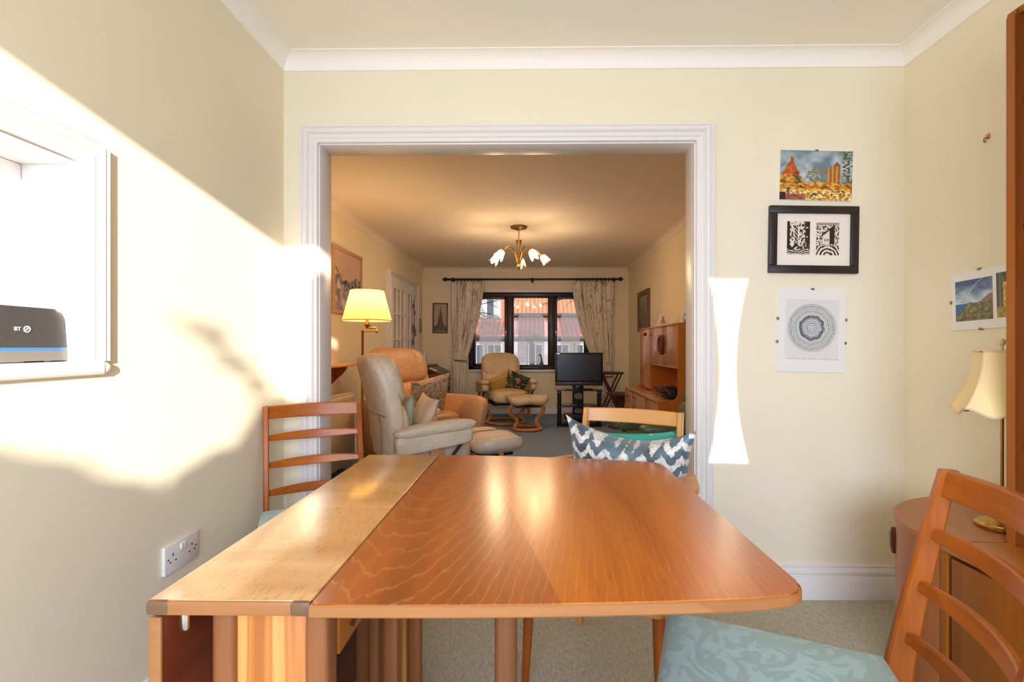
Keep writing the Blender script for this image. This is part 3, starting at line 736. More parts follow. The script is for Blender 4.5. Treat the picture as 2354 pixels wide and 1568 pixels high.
# ------------------------------------------------------------------ flat prints (coloured point by point on a fine grid)
prt = bpy.data.materials.new('print_ink'); prt.use_nodes = True
_n = prt.node_tree; _a = _n.nodes.new('ShaderNodeVertexColor'); _a.layer_name = 'ink'
_n.links.new(_a.outputs[0], _n.nodes['Principled BSDF'].inputs['Base Color']); _n.nodes['Principled BSDF'].inputs['Roughness'].default_value = .35
def fbm(x, y, s=1.0, seed=0, oct=4):
    r = 0; a = .5
    for i in range(oct):
        r += a*noise.noise(Vector((x*s+seed*13.7, y*s-seed*7.1, seed))); s *= 2; a *= .5
    return r
def print_mesh(name, w, h, nx, fn, parent, M, mat=None):
    ny = max(2, int(nx*h/w)); vs = []; fs = []; cols = []
    for j in range(ny+1):
        for i in range(nx+1):
            vs.append(M @ Vector(((i/nx-.5)*w, 0, (j/ny-.5)*h)))
    for j in range(ny):
        for i in range(nx):
            a = j*(nx+1)+i; fs.append((a, a+1, a+nx+2, a+nx+1)); c = fn((i+.5)/nx, (j+.5)/ny)
            cols.append(rgb(*[max(0, min(255, q)) for q in c]))
    me = bpy.data.meshes.new(name); me.from_pydata(vs, [], fs)
    at = me.color_attributes.new('ink', 'FLOAT_COLOR', 'CORNER')
    at.data.foreach_set('color', np.repeat(np.array(cols, dtype=np.float32), 4, axis=0).ravel())
    return link(name, me, mat or prt, parent)
mixc = lambda a, b, f: tuple(x+(y-x)*max(0, min(1, f)) for x, y in zip(a, b))
def art_castle(u, v):
    c = mixc((104, 132, 146), (206, 210, 206), .5+1.6*fbm(u*1.5, v*1.3, 3, 1))
    if v > .75: c = mixc(c, (84, 110, 122), (v-.75)*1.6)
    # bare trees
    d = ((u-.56)/.2)**2+((v-.45)/.25)**2
    if d < 1 and fbm(u, v, 26, 2) > -.04: c = (128, 122, 92)
    if u > .86+.05*fbm(u, v, 12, 3) and v > .35 and fbm(u, v, 22, 4) > .02: c = (86, 84, 56)
    # red gabled building
    if u < .27 and v < .83-abs(u-.15)*2.4 and v > .3: c = mixc((206, 104, 44), (164, 70, 32), .5+2*fbm(u, v, 14, 5))
    if abs(u-.165) < .022 and .7 < v < .86: c = (170, 82, 44)
    if .2 < u < .27 and .52 < v < .56: c = (120, 48, 26)
    # tower
    if .66 < u < .84 and .28 < v < .70 and (u > .70 or v < .66): c = mixc((210, 148, 74), (150, 92, 44), .5+.8*math.sin(u*110)+fbm(u, v, 20, 6))
    if abs(u-.785) < .055*(1-(v-.69)/.10) and .69 < v < .79: c = (128, 92, 70)
    # golden foliage
    top = .36+.12*fbm(u, 0, 5, 7)+(.13 if u < .3 else 0)
    if v < top: c = mixc((236, 178, 70), (168, 100, 40), .5+2.4*fbm(u, v, 16, 8))
    if v < top and fbm(u, v, 9, 9) > .17: c = (92, 82, 40)
    if v < .2 and fbm(u, v, 22, 10) > .08: c = (244, 226, 176)
    if v < .12 and u < .36: c = mixc((120, 64, 50), (176, 110, 80), .5+2*fbm(u, v, 20, 11))
    if v < .16 and u < .08: c = (50, 38, 26)
    return c
def bw(seed):
    def f(u, v):
        if seed == 1:
            k = fbm(u, v, 12, 21)+.25*(.42-abs(u-.42))*2-.02
            k = k if v > .34 else fbm(u, v, 9, 22)-.04
            w_ = k > .02
            if abs(u-.4) < .07 and .36 < v < .88: w_ = (int(v*26)+int(u*22)) % 3 == 0
            if u < .12 or (u > .78 and v > .3 and fbm(u, v, 12, 23) < .12): w_ = False
            if v < .16: w_ = math.sin(v*90+6*fbm(u, v, 4, 24)) > .2
        else:
            w_ = fbm(u, v, 17, 31) > -.05
            if .28 < u < .80 and .34 < v < .62+.28*(u-.28)/.5: w_ = u < .58
            if abs(v-(.62+.28*(u-.28)/.52)) < .03 and .24 < u < .82: w_ = False
            if .36 < u < .54 and .42 < v < .5: w_ = int(u*30) % 2 == 0
            if v < .28: w_ = math.sin(30*math.hypot(u-.5, (v+.1)*1.2)*1.6+5*fbm(u, v, 4, 33)) > -.1
            if v > .92: w_ = math.sin(v*160) > 0
        return (228, 216, 200) if w_ else (42, 34, 30)
    return f
def art_rings(u, v):
    c = (232, 229, 226)
    if .10 < u < .90 and .15 < v < .88: c = (222, 219, 216)
    x, y = u-.5, (v-.535)*1.24; r = math.hypot(x, y); a = math.atan2(y, x)
    rr = r+.05*fbm(math.cos(a)*.9, math.sin(a)*.9, 2.2, 41)*(1-r)+.018*fbm(math.cos(a)*2, math.sin(a)*2, 5, 42)
    if r < .365:
        c = mixc((188, 190, 192), (212, 212, 208), .5+.5*math.sin(rr*150))
        for q, k, w_ in ((.345, (150, 152, 158), .004), (.315, (120, 122, 128), .005), (.285, (140, 144, 146), .004), (.255, (112, 114, 116), .004), (.225, (134, 138, 130), .004), (.185, (96, 98, 112), .008), (.165, (74, 76, 88), .010), (.14, (132, 134, 156), .009), (.10, (150, 154, 150), .006), (.07, (118, 122, 140), .006), (.04, (140, 142, 158), .006)):
            if abs(rr-q) < w_: c = k
        if .19 < rr < .225: c = mixc(c, (206, 208, 196), .6)
    elif v < .17 and .14 < u < .9 and abs(v-.155) < .006 and fbm(u, v, 60, 43) > 0: c = (180, 178, 176)
    return c
def art_coast(u, v):
    c = mixc((200, 216, 230), (72, 92, 132), (v-.45)*2.0+.9*fbm(u, v*2, 3, 51))
    if v < .43: c = (66, 104, 140)
    land = .16+.30*math.exp(-((u-.42)/.2)**2)+.05*fbm(u, 0, 8, 52)
    if u > .6: land = max(land, .42+.2*math.exp(-((u-1.0)/.25)**2))
    if v < land: c = mixc((150, 146, 88), (96, 88, 58), .5+2*fbm(u, v, 10, 53))
    if v < land and v > .42 and u > .62: c = (146, 118, 104)
    if abs(v-(.18+.35*(u-.45)**2*3)) < .012 and u > .42: c = (92, 76, 62)
    if abs(math.hypot(u-1.1, v-.2)-.86) < .012 and v > .45: c = mixc(c, (226, 226, 220), .55)
    if v < .10: c = mixc((86, 78, 62), (140, 124, 92), .5+2*fbm(u, v, 9, 54))
    return c
def art_temple(u, v):
    c = mixc((110, 116, 84), (58, 62, 46), .5+2.5*fbm(u, v, 8, 61))
    if u < .12: c = mixc((120, 118, 108), (80, 78, 70), .5+.5*math.sin(u*60))
    if .14 < u < .9 and .24 < v < .72+.06*math.sin(u*8): c = mixc((226, 182, 76), (186, 138, 50), .5+2*fbm(u, v, 9, 62))
    if .22 < u < .84 and .26 < v < .58 and (int(u*22) % 2 == 0 or int(v*20) % 3 == 0): c = (120, 92, 40)
    if v < .24: c = mixc((176, 152, 78), (140, 124, 60), .5+2*fbm(u, v, 12, 63))
    return c
def art_snow(u, v):
    c = mixc((196, 176, 166), (216, 176, 150), .5+1.4*fbm(u, v*2, 3, 71))
    m = .50+.16*fbm(u, 0, 5, 72)+.10*u
    if v < m and u > .22: c = mixc((176, 168, 172), (56, 54, 62), .6+3.2*fbm(u*2, v, 7, 73))
    sl = .70-.75*u+.05*fbm(u, 0, 7, 74)
    if v < sl or v < .2: c = mixc((226, 216, 212), (120, 110, 116), .5+2.4*fbm(u, v, 6, 75))
    if u < .3 and sl < v < sl+.10 and fbm(u, v, 18, 76) > 0: c = (84, 84, 88)
    if abs(v-(.5-.9*abs(u-.36))) < .03 and .15 < u < .4 and v < .36: c = (104, 98, 106)
    return c
def art_tower(u, v):
    c = mixc((188, 174, 150), (170, 152, 126), .5+fbm(u, v, 3, 81))
    hw = .05 if v > .70 else (.11 if v > .56 else (.17 if v > .36 else (.24 if v > .24 else .36)))
    if v > .80: hw = .05*(.96-v)/.16
    if abs(u-.52) < hw and v < .95: c = mixc((72, 62, 54), (118, 104, 88), .5+2*fbm(u, v, 14, 82)+.3*math.sin(v*70))
    if v < .22: c = mixc((78, 66, 56), (128, 112, 94), .5+2*fbm(u, v, 10, 83))
    if v < .05: c = (160, 142, 118)
    return c
def art_trees(u, v):
    c = mixc((150, 146, 130), (118, 112, 96), .5+fbm(u, v, 3, 91))
    for q, t_, w_ in ((.22, .62, .10), (.45, .86, .10), (.80, .9, .08), (.62, .5, .14)):
        if abs(u-q) < w_*(1-.6*v/t_) and v < t_: c = mixc((66, 60, 44), (100, 90, 66), .5+2*fbm(u, v, 9, 92))
    if v < .2: c = mixc((110, 104, 84), (80, 74, 58), .5+2*fbm(u, v, 8, 93))
    return c
art_flower = lambda u, v: mixc((186, 176, 140), (150, 140, 100), .5+2*fbm(u, v, 4, 95))
paper = pmat('mount_board', rgb(238, 228, 214), .6); paperW = pmat('white_mount', rgb(236, 234, 232), .5)
glassF = pmat('clip_glass', rgb(255, 255, 255), .04); 
clipM = metal('clip_steel', rgb(140, 134, 124), .4)

I4 = Matrix.Identity(4)
def wallpic(name, label, loc, rot, group='framed pictures on the walls'):
    t = T(name, label, 'picture', loc, 0, group); t.rotation_euler = rot; return t
# all pictures are built facing local -y
def clipframe(t, w, h, prints, clips):
    boxes('backing', paperW, t, ((-w/2, -.006, -h/2), (w/2, 0, h/2)), bev=.001)
    for (x, z, pw, ph, nx, fn) in prints: print_mesh('print', pw, ph, nx, fn, t, Matrix.Translation((x, -.0068, z)))
    for x, z in clips:
        sx = .006 if abs(z) > h*.45 else .004; sz = .004 if abs(z) > h*.45 else .006
        boxes('clip', clipM, t, ((x-sx, -.009, z-sz), (x+sx, .0, z+sz)), bev=.001)
pa = wallpic('castle_print', 'colourful print of a red gabled house and tower', (1.222, YB-.001, 1.829), (0, R(1.7), 0)); 
clipframe(pa, .312, .216, [(0, 0, .310, .214, 150, art_castle)], [(0, .108)])
pb = wallpic('woodcut_picture', 'black framed pair of small woodcuts in a white mount', (1.208, YB-.001, 1.550), (0, R(.9), 0))
def picture_frame(t, w, h, fw, d, mat):
    for k, (lo, hi) in enumerate((((-w/2, h/2-fw), (w/2, h/2)), ((-w/2, -h/2), (w/2, -h/2+fw)), ((-w/2, -h/2+fw), (-w/2+fw, h/2-fw)), ((w/2-fw, -h/2+fw), (w/2, h/2-fw)))):
        boxes('frame_rail', mat, t, ((lo[0], -d, lo[1]), (hi[0], 0, hi[1])), bev=.003)
ebony = pmat('black_frame', rgb(40, 30, 26), .4); n = N(ebony); n.bump(n.noise(n.coord((1, 1, 8)), 60, 2), .08, .002)
picture_frame(pb, .382, .290, .033, .020, ebony)
boxes('mount', paper, pb, ((-.165, -.008, -.117), (.165, 0, .117)))
print_mesh('woodcut', .098, .142, 110, bw(1), pb, Matrix.Translation((-.063, -.0088, .008)))
print_mesh('woodcut', .098, .142, 110, bw(2), pb, Matrix.Translation((.062, -.0088, .005)))
pc = wallpic('rings_print', 'white clip-framed print of concentric grey rings', (1.203, YB-.001, 1.157), (0, R(1.5), 0))
clipframe(pc, .292, .360, [(0, 0, .288, .356, 170, art_rings)], [(.0, .180), (-.146, .05), (-.146, -.05), (.146, .05), (.146, -.05)])
pd = wallpic('coast_photographs', 'tilted clip-framed pair of photographs partly hidden by the bookcase', (XR-.001, 1.692, 1.262), (0, R(-1.6), R(-90)))
clipframe(pd, .42, .215, [(-.115, 0, .150, .150, 110, art_coast), (.06, .004, .17, .155, 100, art_temple)], [(-.09, .1075), (-.09, -.1075), (-.21, 0)])
b = B(); b.tube([(0, 0, 0), (-.012, 0, 0), (-.016, 0, -.008), (-.012, 0, -.016), (-.006, 0, -.012)], .0022, 8); b.box((-.003, -.007, -.004), (0, .007, .014), .001)
hk = b.done('picture_hook', brass); hk.location = (XR, 1.757, 1.826); tag(hk, 'small empty brass picture hook on the right wall', 'hook')
# lounge pictures
p = wallpic('snow_painting', 'pale framed painting of snowy mountains above the floor lamp', (FXL+.001, 4.72, 1.70), (0, R(-.5), R(90)))
picture_frame(p, .74, .62, .035, .022, wood('limed_frame', rgb(176, 140, 108), rgb(204, 168, 134), 0, 18, .5, .1)); print_mesh('painting', .672, .552, 110, art_snow, p, Matrix.Translation((0, -.008, 0)))
p = wallpic('tower_engraving', 'narrow brown framed engraving of a cathedral tower beside the curtain', (-1.512, FY1-.001, 1.545), (0, R(.6), 0))
picture_frame(p, .245, .49, .018, .018, pmat('brown_frame', rgb(92, 52, 32), .4)); print_mesh('engraving', .21, .455, 60, art_tower, p, Matrix.Translation((0, -.008, 0)))
p = wallpic('small_olive_picture', 'tiny olive framed picture in the corner beside the glazed doors', (FXL+.001, 7.72, 1.41), (0, 0, R(90)))
picture_frame(p, .16, .22, .022, .016, pmat('olive_frame', rgb(140, 124, 78), .5)); print_mesh('print', .12, .18, 16, art_flower, p, Matrix.Translation((0, -.008, 0)))
p = wallpic('woodland_picture', 'dark framed woodland picture on the right lounge wall', (FXR-.001, 6.80, 1.575), (0, 0, R(-90)))
picture_frame(p, .66, .56, .06, .03, wood('walnut_frame', rgb(92, 66, 48), rgb(132, 104, 80), 0, 18, .5, .1)); print_mesh('print', .55, .45, 60, art_trees, p, Matrix.Translation((0, -.012, 0)))

# ------------------------------------------------------------------ double socket on the left wall
sk = T('double_socket', 'white double power socket low on the left wall', 'socket', (XL, 1.512, .450)); sk.rotation_euler = (0, 0, R(90))
b = B().box((-.0735, -.0105, -.043), (.0735, 0, .043), .0025, 2); b.done('plate', plastic, sk)
for k, x in enumerate((-.040, .042)):
    boxes('pin_hole', blackM, sk, ((x-.002, -.0108, .006), (x+.002, -.0100, .0145)))
    for dx in (-.0115, .0115): boxes('pin_hole', blackM, sk, ((x+dx-.003, -.0108, -.0115), (x+dx+.003, -.0100, -.0075)))
    x2 = -.012 if k == 0 else .0
for x in (-.0055, .0055):
    b = B().box((x-.0052, -.0155, .014), (x+.0052, -.0095, .032), .0015, M=None); b.done('rocker_switch', plastic, sk)
for x in (-.060, .060): B().lathe([(.0028, 0), (.0028, .0012)], (0, 0, 0), 12, M=Matrix.Translation((x, -.0102, 0)) @ Matrix.Rotation(R(90), 4, 'X')).done('screw', pewter, sk)

# ------------------------------------------------------------------ wireless router in the hatch
hubB = pmat('hub_grey_black', rgb(66, 64, 63), .5); n = N(hubB); ck = n.add('TexVoronoi'); ck.inputs['Scale'].default_value = 330; n.ln(n.coord(), ck.inputs['Vector'])
n.bump(ck.outputs['Distance'], .5, .001)
rt = T('wireless_router', 'black wireless router with a blue stripe standing in the hatch', 'router', (-1.128, 1.045, HZ0+.001)); rt.rotation_euler = (0, 0, R(90))
def trap(z0, z1, d0, name, mat, k=0.0):
    def hwid(z): return .116-.012*(z/.12)**1.3
    b = B(); rings = []
    for i in range(9):
        z = z0+(z1-z0)*i/8; hw_ = hwid(z)-k; dd = d0*(1-.15*z/.12)
        if z1 > .11 and i >= 7: hw_ -= .006*(i-6)**1.6; 
        pts = []
        for q in range(28):
            a = 2*math.pi*q/28; pw = lambda c_, e: math.copysign(abs(c_)**(2/e), c_)
            pts.append((hw_*pw(math.cos(a), 7), dd*pw(math.sin(a), 5), z))
        rings.append(b.ring(pts))
    for i in range(8): b.bridge(rings[i], rings[i+1])
    b.bm.faces.new(rings[0]); b.bm.faces.new(rings[-1]); return b.done(name, mat, rt, 40)
trap(.003, .026, .027, 'base', pmat('hub_silver', rgb(128, 124, 118), .35))
trap(.026, .033, .026, 'light_stripe', pmat('hub_blue', rgb(70, 130, 190), .3))
trap(.033, .122, .0265, 'grille', hubB)
for x in (-.05, .05): boxes('foot', blackM, rt, ((x-.012, -.012, 0), (x+.012, .012, .004)), bev=.001)
lite = pmat('logo_white', rgb(232, 226, 236), .4)
def text(name, body, size, mat, parent, M, depth=.0006):
    cu = bpy.data.curves.new(name, 'FONT'); cu.body = body; cu.size = size; cu.extrude = depth; cu.align_x = 'CENTER'; cu.align_y = 'CENTER'
    o = bpy.data.objects.new(name, cu); C.objects.link(o); dg = bpy.context.evaluated_depsgraph_get(); dg.update()
    me = bpy.data.meshes.new_from_object(o.evaluated_get(dg)); bpy.data.objects.remove(o)
    me.transform(M); return link(name, me, mat, parent)
text('lettering', 'BT', .012, lite, rt, Matrix.Translation((-.009, -.0255, .073)) @ Matrix.Rotation(R(90), 4, 'X'))
b = B(); b.tube([(.011+.0062*math.cos(a), -.0255, .073+.0062*math.sin(a)) for a in [2*math.pi*k/20 for k in range(20)]], .0013, 8, True)
b.tube([(.009, -.0255, .071), (.013, -.0255, .076)], .0014, 6); b.done('round_logo', lite, rt)

# ------------------------------------------------------------------ wall unit on the right: sideboard, curved end cabinet, bookcase, lamp
CX = 1.165; SZ = .53
sb = T('sideboard', 'teak sideboard along the right wall behind the front chair', 'sideboard', (1.38, .9, 0))
q = lambda x, y, z: (x-1.38, y-.9, z)
boxes('carcass', unitW, sb, (q(CX+.02, .2, .06), q(XR-.004, 1.424, SZ-.022)), bev=.002)
boxes('top', unitTop, sb, (q(CX-.004, .2, SZ-.022), q(XR-.004, 1.424, SZ)), bev=.005)
boxes('side_frame', unitW, sb, (q(CX+.0, 1.402, .06), q(CX+.03, 1.424, SZ-.022)), bev=.002)
for a, c in ((.98, 1.392), (.56, .972), (.2, .552)):
    d = boxes('door', unitW, sb, (q(CX+.004, a, .10), q(CX+.021, c, SZ-.034)), bev=.002)
boxes('plinth', darkW, sb, (q(CX+.04, .22, 0), q(XR-.02, 1.41, .06)))
dm = T('corner_cabinet', 'curved teak end cabinet with a wooden pull beside the sideboard', 'cabinet', (1.38, 1.64, 0))
def drum(off, z0, z1):
    p = [(XR-.004, 1.427), (CX+.002-off, 1.427)]
    for k in range(0, 13):
        a = R(90*k/12); e = 2.0
        p.append((XR-.004-(XR-.006-CX+off)*abs(math.cos(a))**(2/e), 1.50+(.36+off)*abs(math.sin(a))**(2/e)))
    return [(x-1.38, y-1.64) for x, y in p]
B().prism(drum(0, 0, 0), .05, SZ-.016, 'z').done('body', drumW, dm, 40)
B().prism(drum(.006, 0, 0), SZ-.016, SZ, 'z', .004).done('top', wood('drum_top', rgb(155, 93, 49), rgb(178, 114, 64), 1, 14, .4), dm, 40)
B().prism([(x*.93, y*.93) for x, y in drum(0, 0, 0)], 0, .05, 'z').done('plinth', darkW, dm, 40)
b = B().soft((1.228-1.38, 1.690-1.64, .43), (.011, .013, .046), 3, 16); b.done('pull', darkW, dm)
# bookcase: side upright with rounded top, shelves, top
bk = T('bookcase', 'tall teak bookcase standing on the sideboard at the right edge', 'bookcase', (1.48, .9, SZ))
bq = lambda x, y, z: (x-1.48, y-.9, z-SZ)
up = [(1.35, SZ), (1.35, 2.02), (1.355, 2.036), (1.368, 2.046), (XR-.004, 2.046), (XR-.004, SZ)]
B().prism([(x-1.48, z-SZ) for x, z in up], 1.399-.9, 1.421-.9, 'y', .0015).done('side_panel', shelfW, bk)
B().prism([(x-1.48, z-SZ) for x, z in up], .30-.9, .322-.9, 'y', .0015).done('side_panel', shelfW, bk)
e = B().prism([(a-1.48, z-SZ) for a, z in ((1.3495, SZ), (1.3495, 2.02), (1.3535, 2.0365), (1.367, 2.0468), (1.37, 2.044), (1.358, 2.034), (1.3525, 2.02), (1.3525, SZ))], 1.3985-.9, 1.4215-.9, 'y').done('front_lipping', shelfE, bk)
boxes('top_board', shelfE, bk, (bq(1.36, .322, 2.022), bq(XR-.004, 1.399, 2.042)), bev=.002)
for z in (1.775, 1.42, .80): boxes('shelf', shelfE, bk, (bq(1.374, .322, z), bq(XR-.01, 1.3985, z+.018)), bev=.003)
dr = boxes('drawer', unitW, bk, (bq(1.378, .9, 1.345), bq(XR-.01, 1.3955, 1.418)), bev=.002)
boxes('back_board', shelfW, bk, (bq(XR-.012, .322, SZ+.001), bq(XR-.005, 1.399, 2.03)))
B().lathe([(.006, 0), (.006, .004)], (0, 0, 0), 12, M=Matrix.Translation(Vector(bq(1.383, 1.3975, .834))) @ Matrix.Rotation(R(90), 4, 'X')).done('shelf_stud', blackM, bk)
# books on the top shelf (edge just in view)
for k, (y0, y1, hgt, cl) in enumerate(((1.30, 1.385, .20, (40, 36, 34)),)):
    bo = T('book', 'dark book at the end of the top bookcase shelf', 'book', (1.50, (y0+y1)/2, 1.7935)); hh = (y1-y0)/2
    boxes('cover', pmat('book_cover', rgb(*cl), .5), bo, ((-.09, -hh, 0), (.08, -hh+.003, hgt)), ((-.09, hh-.003, 0), (.08, hh, hgt)), ((-.093, -hh, 0), (-.089, hh, hgt)))
    boxes('pages', paper, bo, ((-.088, -hh+.003, .003), (.076, hh-.003, hgt-.004)))
# table lamp with scalloped fabric shade
lp = T('table_lamp', 'brass table lamp with a scalloped cream fabric shade', 'lamp', (1.440, 1.530, SZ))
B().lathe([(.0, 0), (.064, 0), (.066, .004), (.066, .011), (.060, .014), (.058, .018), (.045, .024), (.02, .034), (.011, .045), (.009, .06), (0, .06)], (0, 0, 0), 32, cap=False).done('base', brass, lp)
b = B(); b.lathe([(.0045, .05), (.0045, .36), (.009, .362), (.009, .40), (.004, .40), (.004, .545)], (0, 0, 0), 14); 
b.done('stem', brass, lp)
b = B(); b.tube([(-.02, -.01, .07), (-.045, -.015, .085), (-.05, -.01, .1), (-.03, 0, .105), (-.008, 0, .095)], .003, 8); b.done('cord', blackM, lp)
shadeM = pmat('shade_fabric', rgb(238, 214, 160), .8); n = N(shadeM); n.bump(n.noise(n.coord(), 260, 2), .1, .001)
n.b.inputs['Transmission Weight'].default_value = 0; n.b.inputs['Subsurface Weight'].default_value = .0
NP = 6; PH = R(188)
def shade_pt(f, a):
    """f 0 top..1 bottom; straight panels between ribs, bell flare, scalloped hem"""
    per = 2*math.pi/NP; q_ = ((a-PH) % per)-per/2
    r = .066+.060*(f**2.1)
    rr = r*math.cos(per/2)/math.cos(q_) if True else r
    z = .545-.175*f-.022*f**6*(math.cos(q_/per*2*math.pi)*.5+.5)**1.0
    return Vector((rr*math.cos(a), rr*math.sin(a), z))
sh = B().grid(lambda u, v: shade_pt(v, 2*math.pi*u), 96, 14, True).done('shade', shadeM, lp, 20, thick=.0015)
trimM = pmat('shade_trim', rgb(222, 196, 156), .8)
b = B(); b.tube([shade_pt(1, 2*math.pi*k/96) for k in range(96)], .004, 6, True); b.done('hem_trim', trimM, sh)
b = B(); b.tube([shade_pt(0, 2*math.pi*k/48) for k in range(48)], .0035, 6, True); b.done('top_trim', trimM, sh)
b = B()
for k in range(NP): b.tube([shade_pt(i/10, PH+2*math.pi*k/NP)*1.002 for i in range(11)], .0016, 6)
b.done('rib', trimM, sh)
b = B(); b.soft((0, 0, .553), (.004, .004, .010), 2, 10); b.soft((0, 0, .572), (.0085, .0085, .012), 2.4, 12)
b.done('finial', pmat('finial_cream', rgb(230, 214, 186), .35), lp)
b = B().tube([(.076*math.cos(R(a)), .076*math.sin(R(a)), .543) for a in (8, 188)], .002, 6); b.done('shade_carrier', brass, lp)
# ------------------------------------------------------------------ recliner chairs with ring bases
def ring_base(t, r, zc=.022, mat=recl_w, ry=1.0):
    pts = [(r*math.cos(2*math.pi*k/48), r*ry*math.sin(2*math.pi*k/48), zc) for k in range(48)]
    B().tube(pts, .024, 10, True, flat=(1.25, .85)).done('ring_base', mat, t)
def s_leg(t, x, ztop, r, mat=recl_w, y0=.0):
    sx = math.copysign(1, x); pts = []
    for k in range(15):
        f = k/14; z = .04+(ztop-.04)*f
        pts.append((sx*(r+.045*math.sin(f*2*math.pi)*(-1)+ (abs(x)-r)*f), y0, z))
    B().tube(pts, [.026-.004*math.sin(math.pi*k/14) for k in range(15)], 10, flat=(.75, 1.15)).done('leg', mat, t)
def recliner(name, label, loc, f, skin, seam, seamless=False, sides='open', group='leather recliner chairs', base=recl_w, hw=.29, top=1.01, lean=.20):
    t = T(name, label, 'armchair', loc, face(*f), group)
    # seat cushion
    def sf(u, p): return Vector((p.x, p.y, p.z+.018*(1-u.x*u.x)*(u.z > 0)-.05*max(0, u.y)**3*(u.z < .3)))
    st = B().soft((0, .03, .405), (hw-.02, .30, .085), 4.5, 32, sf, ez=3).done('seat_cushion', skin, t, 80)
    def yb(z): return -.19-lean*max(0, (z-.36))/(top-.36)+.03*math.sin(math.pi*max(0, min(1, (z-.36)/(top-.36))))
    # back shell
    def bf(u, p):
        z = .36+(top-.36)*(p.z+1)/2; k = 1+.0*u.z
        wx = hw*(1-.10*max(0, u.z)**2.5)*(.94+.06*min(1, (z-.3)/.3))
        return Vector((u.x*wx, yb(z)+u.y*.068*(1+.15*u.z)-.028*(1-u.x**2), z))
    bk_ = B().soft((0, 0, 0), (1, 1, 1), 4.2, 36, bf, ez=5).done('backrest', skin, t, 80)
    # headrest roll, standing proud at the front and folding over the top
    def hf(u, p):
        z = top-.15+.165*u.z
        return Vector((u.x*(hw-.004)*(1-.06*max(0, u.z)**2), yb(min(z, top))+.030+u.y*.074-.022*(1-u.x**2)+.012*math.cos(u.x*9)*(u.y > 0), z))
    hr = B().soft((0, 0, 0), (1, 1, 1), 3.6, 36, hf, ez=3.2).done('headrest', skin, t, 80)
    b = B()
    for s_ in (-.33, .33):
        pts = []
        for k in range(9):
            z = top-.27+.25*k/8; x = s_*hw*1.0
            pts.append((x, yb(z)+.030+.074-.022*(1-(x/hw)**2)+.012*math.cos(s_*9)-.0-.02*(abs(k-4)/4)**4, z))
        b.tube(pts, .0028, 6)
    b.done('seam', seam, hr)
    # lumbar roll
    def lf_(u, p):
        z = .60+.15*u.z
        return Vector((u.x*(hw-.03), yb(z)+.035+u.y*.065-.02*(1-u.x**2), z))
    B().soft((0, 0, 0), (1, 1, 1), 4, 30, lf_, ez=3).done('lumbar_pad', skin, t, 80)
    # rear panel with piped edges
    b = B()
    for s_ in (-.62, .62):
        b.tube([(s_*hw*(.97+.03*k/6), yb(z)-.068*(1+.15*0)-.018, z) for k, z in [(k, .40+.26*k/6) for k in range(7)]], .003, 6)
    b.tube([(x*hw, yb(.66)-.066-.028*(1-x*x)*.9-.004, .66) for x in [-.95+1.9*k/12 for k in range(13)]], .003, 6)
    b.done('rear_seam', seam, bk_)
    if sides == 'open':
        for sx in (-1, 1):
            x = sx*(hw+.055)
            def af(u, p): return Vector((p.x*(1+.12*max(0, u.y)), p.y, p.z+.02*u.y+.010*(1-u.y**2)-.012*max(0, -u.z)))
            a = B().soft((x, .02, .575), (.062, .265, .034), 4, 28, af, ez=2.6).done('arm_pad', skin, t, 80)
            def gf(u, p): return Vector((p.x, p.y, p.z*(1-.12*u.y)+.02*u.y))
            B().soft((x, .01, .505), (.046, .25, .058), 6, 28, gf, ez=6).done('arm_panel', skin, a, 60)
            B().box((x-.016, -.02, .10), (x+.016, .055, .47), .008).done('arm_post', base, t)
            b = B().tube([(x+sx*.006, .19, .47), (x+sx*.004, .10, .36), (x-sx*.02, .05, .30)], .011, 8); b.tube([(x, -.21, .46), (x, -.17, .36)], .009, 8); b.done('recline_bar', blackM, t)
    else:
        for sx in (-1, 1):
            x = sx*(hw+.05)
            def pf(u, p):
                fl = .10*max(0, (p.z+.23)/.46)**2*sx*max(0, (u.y+.8)/1.8)
                return Vector((p.x+fl*.8, p.y+.05*max(0, u.y)*max(0, u.z), p.z))
            B().soft((x, .06, .37), (.055, .38, .25), 5, 30, pf, ez=5).done('side_panel', skin, t, 70)
            boxes('foot', base, t, ((x-.03, .30, 0), (x+.03, .38, .13)), ((x-.03, -.26, 0), (x+.03, -.20, .13)), bev=.006)
    if sides == 'open':
        boxes('underframe', blackM, t, ((-.22, -.18, .27), (.22, .22, .325)), bev=.01)
        for sx in (-1, 1): s_leg(t, sx*(hw-.0), .34, .262, base)
        ring_base(t, .275, mat=base)
    return t
def ottoman(name, label, loc, f, skin, seam):
    t = T(name, label, 'footstool', loc, face(*f), 'padded footstools')
    def of(u, p): return Vector((p.x, p.y, p.z+.035*u.x*u.x*(1 if u.z > 0 else .6)+.012*math.cos(u.x*5)))
    c = B().soft((0, 0, .385), (.27, .20, .065), 4, 36, of, ez=2.8).done('cushion', skin, t, 80)
    b = B().tube([(0, -.19+.38*k/10, .453+.012-.02*(abs(k-5)/5)**4) for k in range(11)], .003, 6); b.done('seam', seam, c)
    boxes('underframe', blackM, t, ((-.16, -.12, .30), (.16, .12, .325)), bev=.008)
    for sx in (-1, 1): s_leg(t, sx*.19, .325, .165)
    ring_base(t, .18)
    return t
recliner('recliner', 'cream leather recliner seen from behind near the wide opening', (-.80, 3.36, 0), (.865, .50), cream, seamM, lean=.11, top=1.03)
ottoman('footstool', 'cream leather footstool just in front of the near cream recliner', (-.33, 3.66, 0), (.865, .50), cream, seamM)
recliner('recliner', 'tan leather armchair with solid sides beyond the near cream recliner', (-1.08, 4.57, 0), (.76, -.65), tan, seamTan, sides='solid', hw=.33, top=1.06, lean=.22)
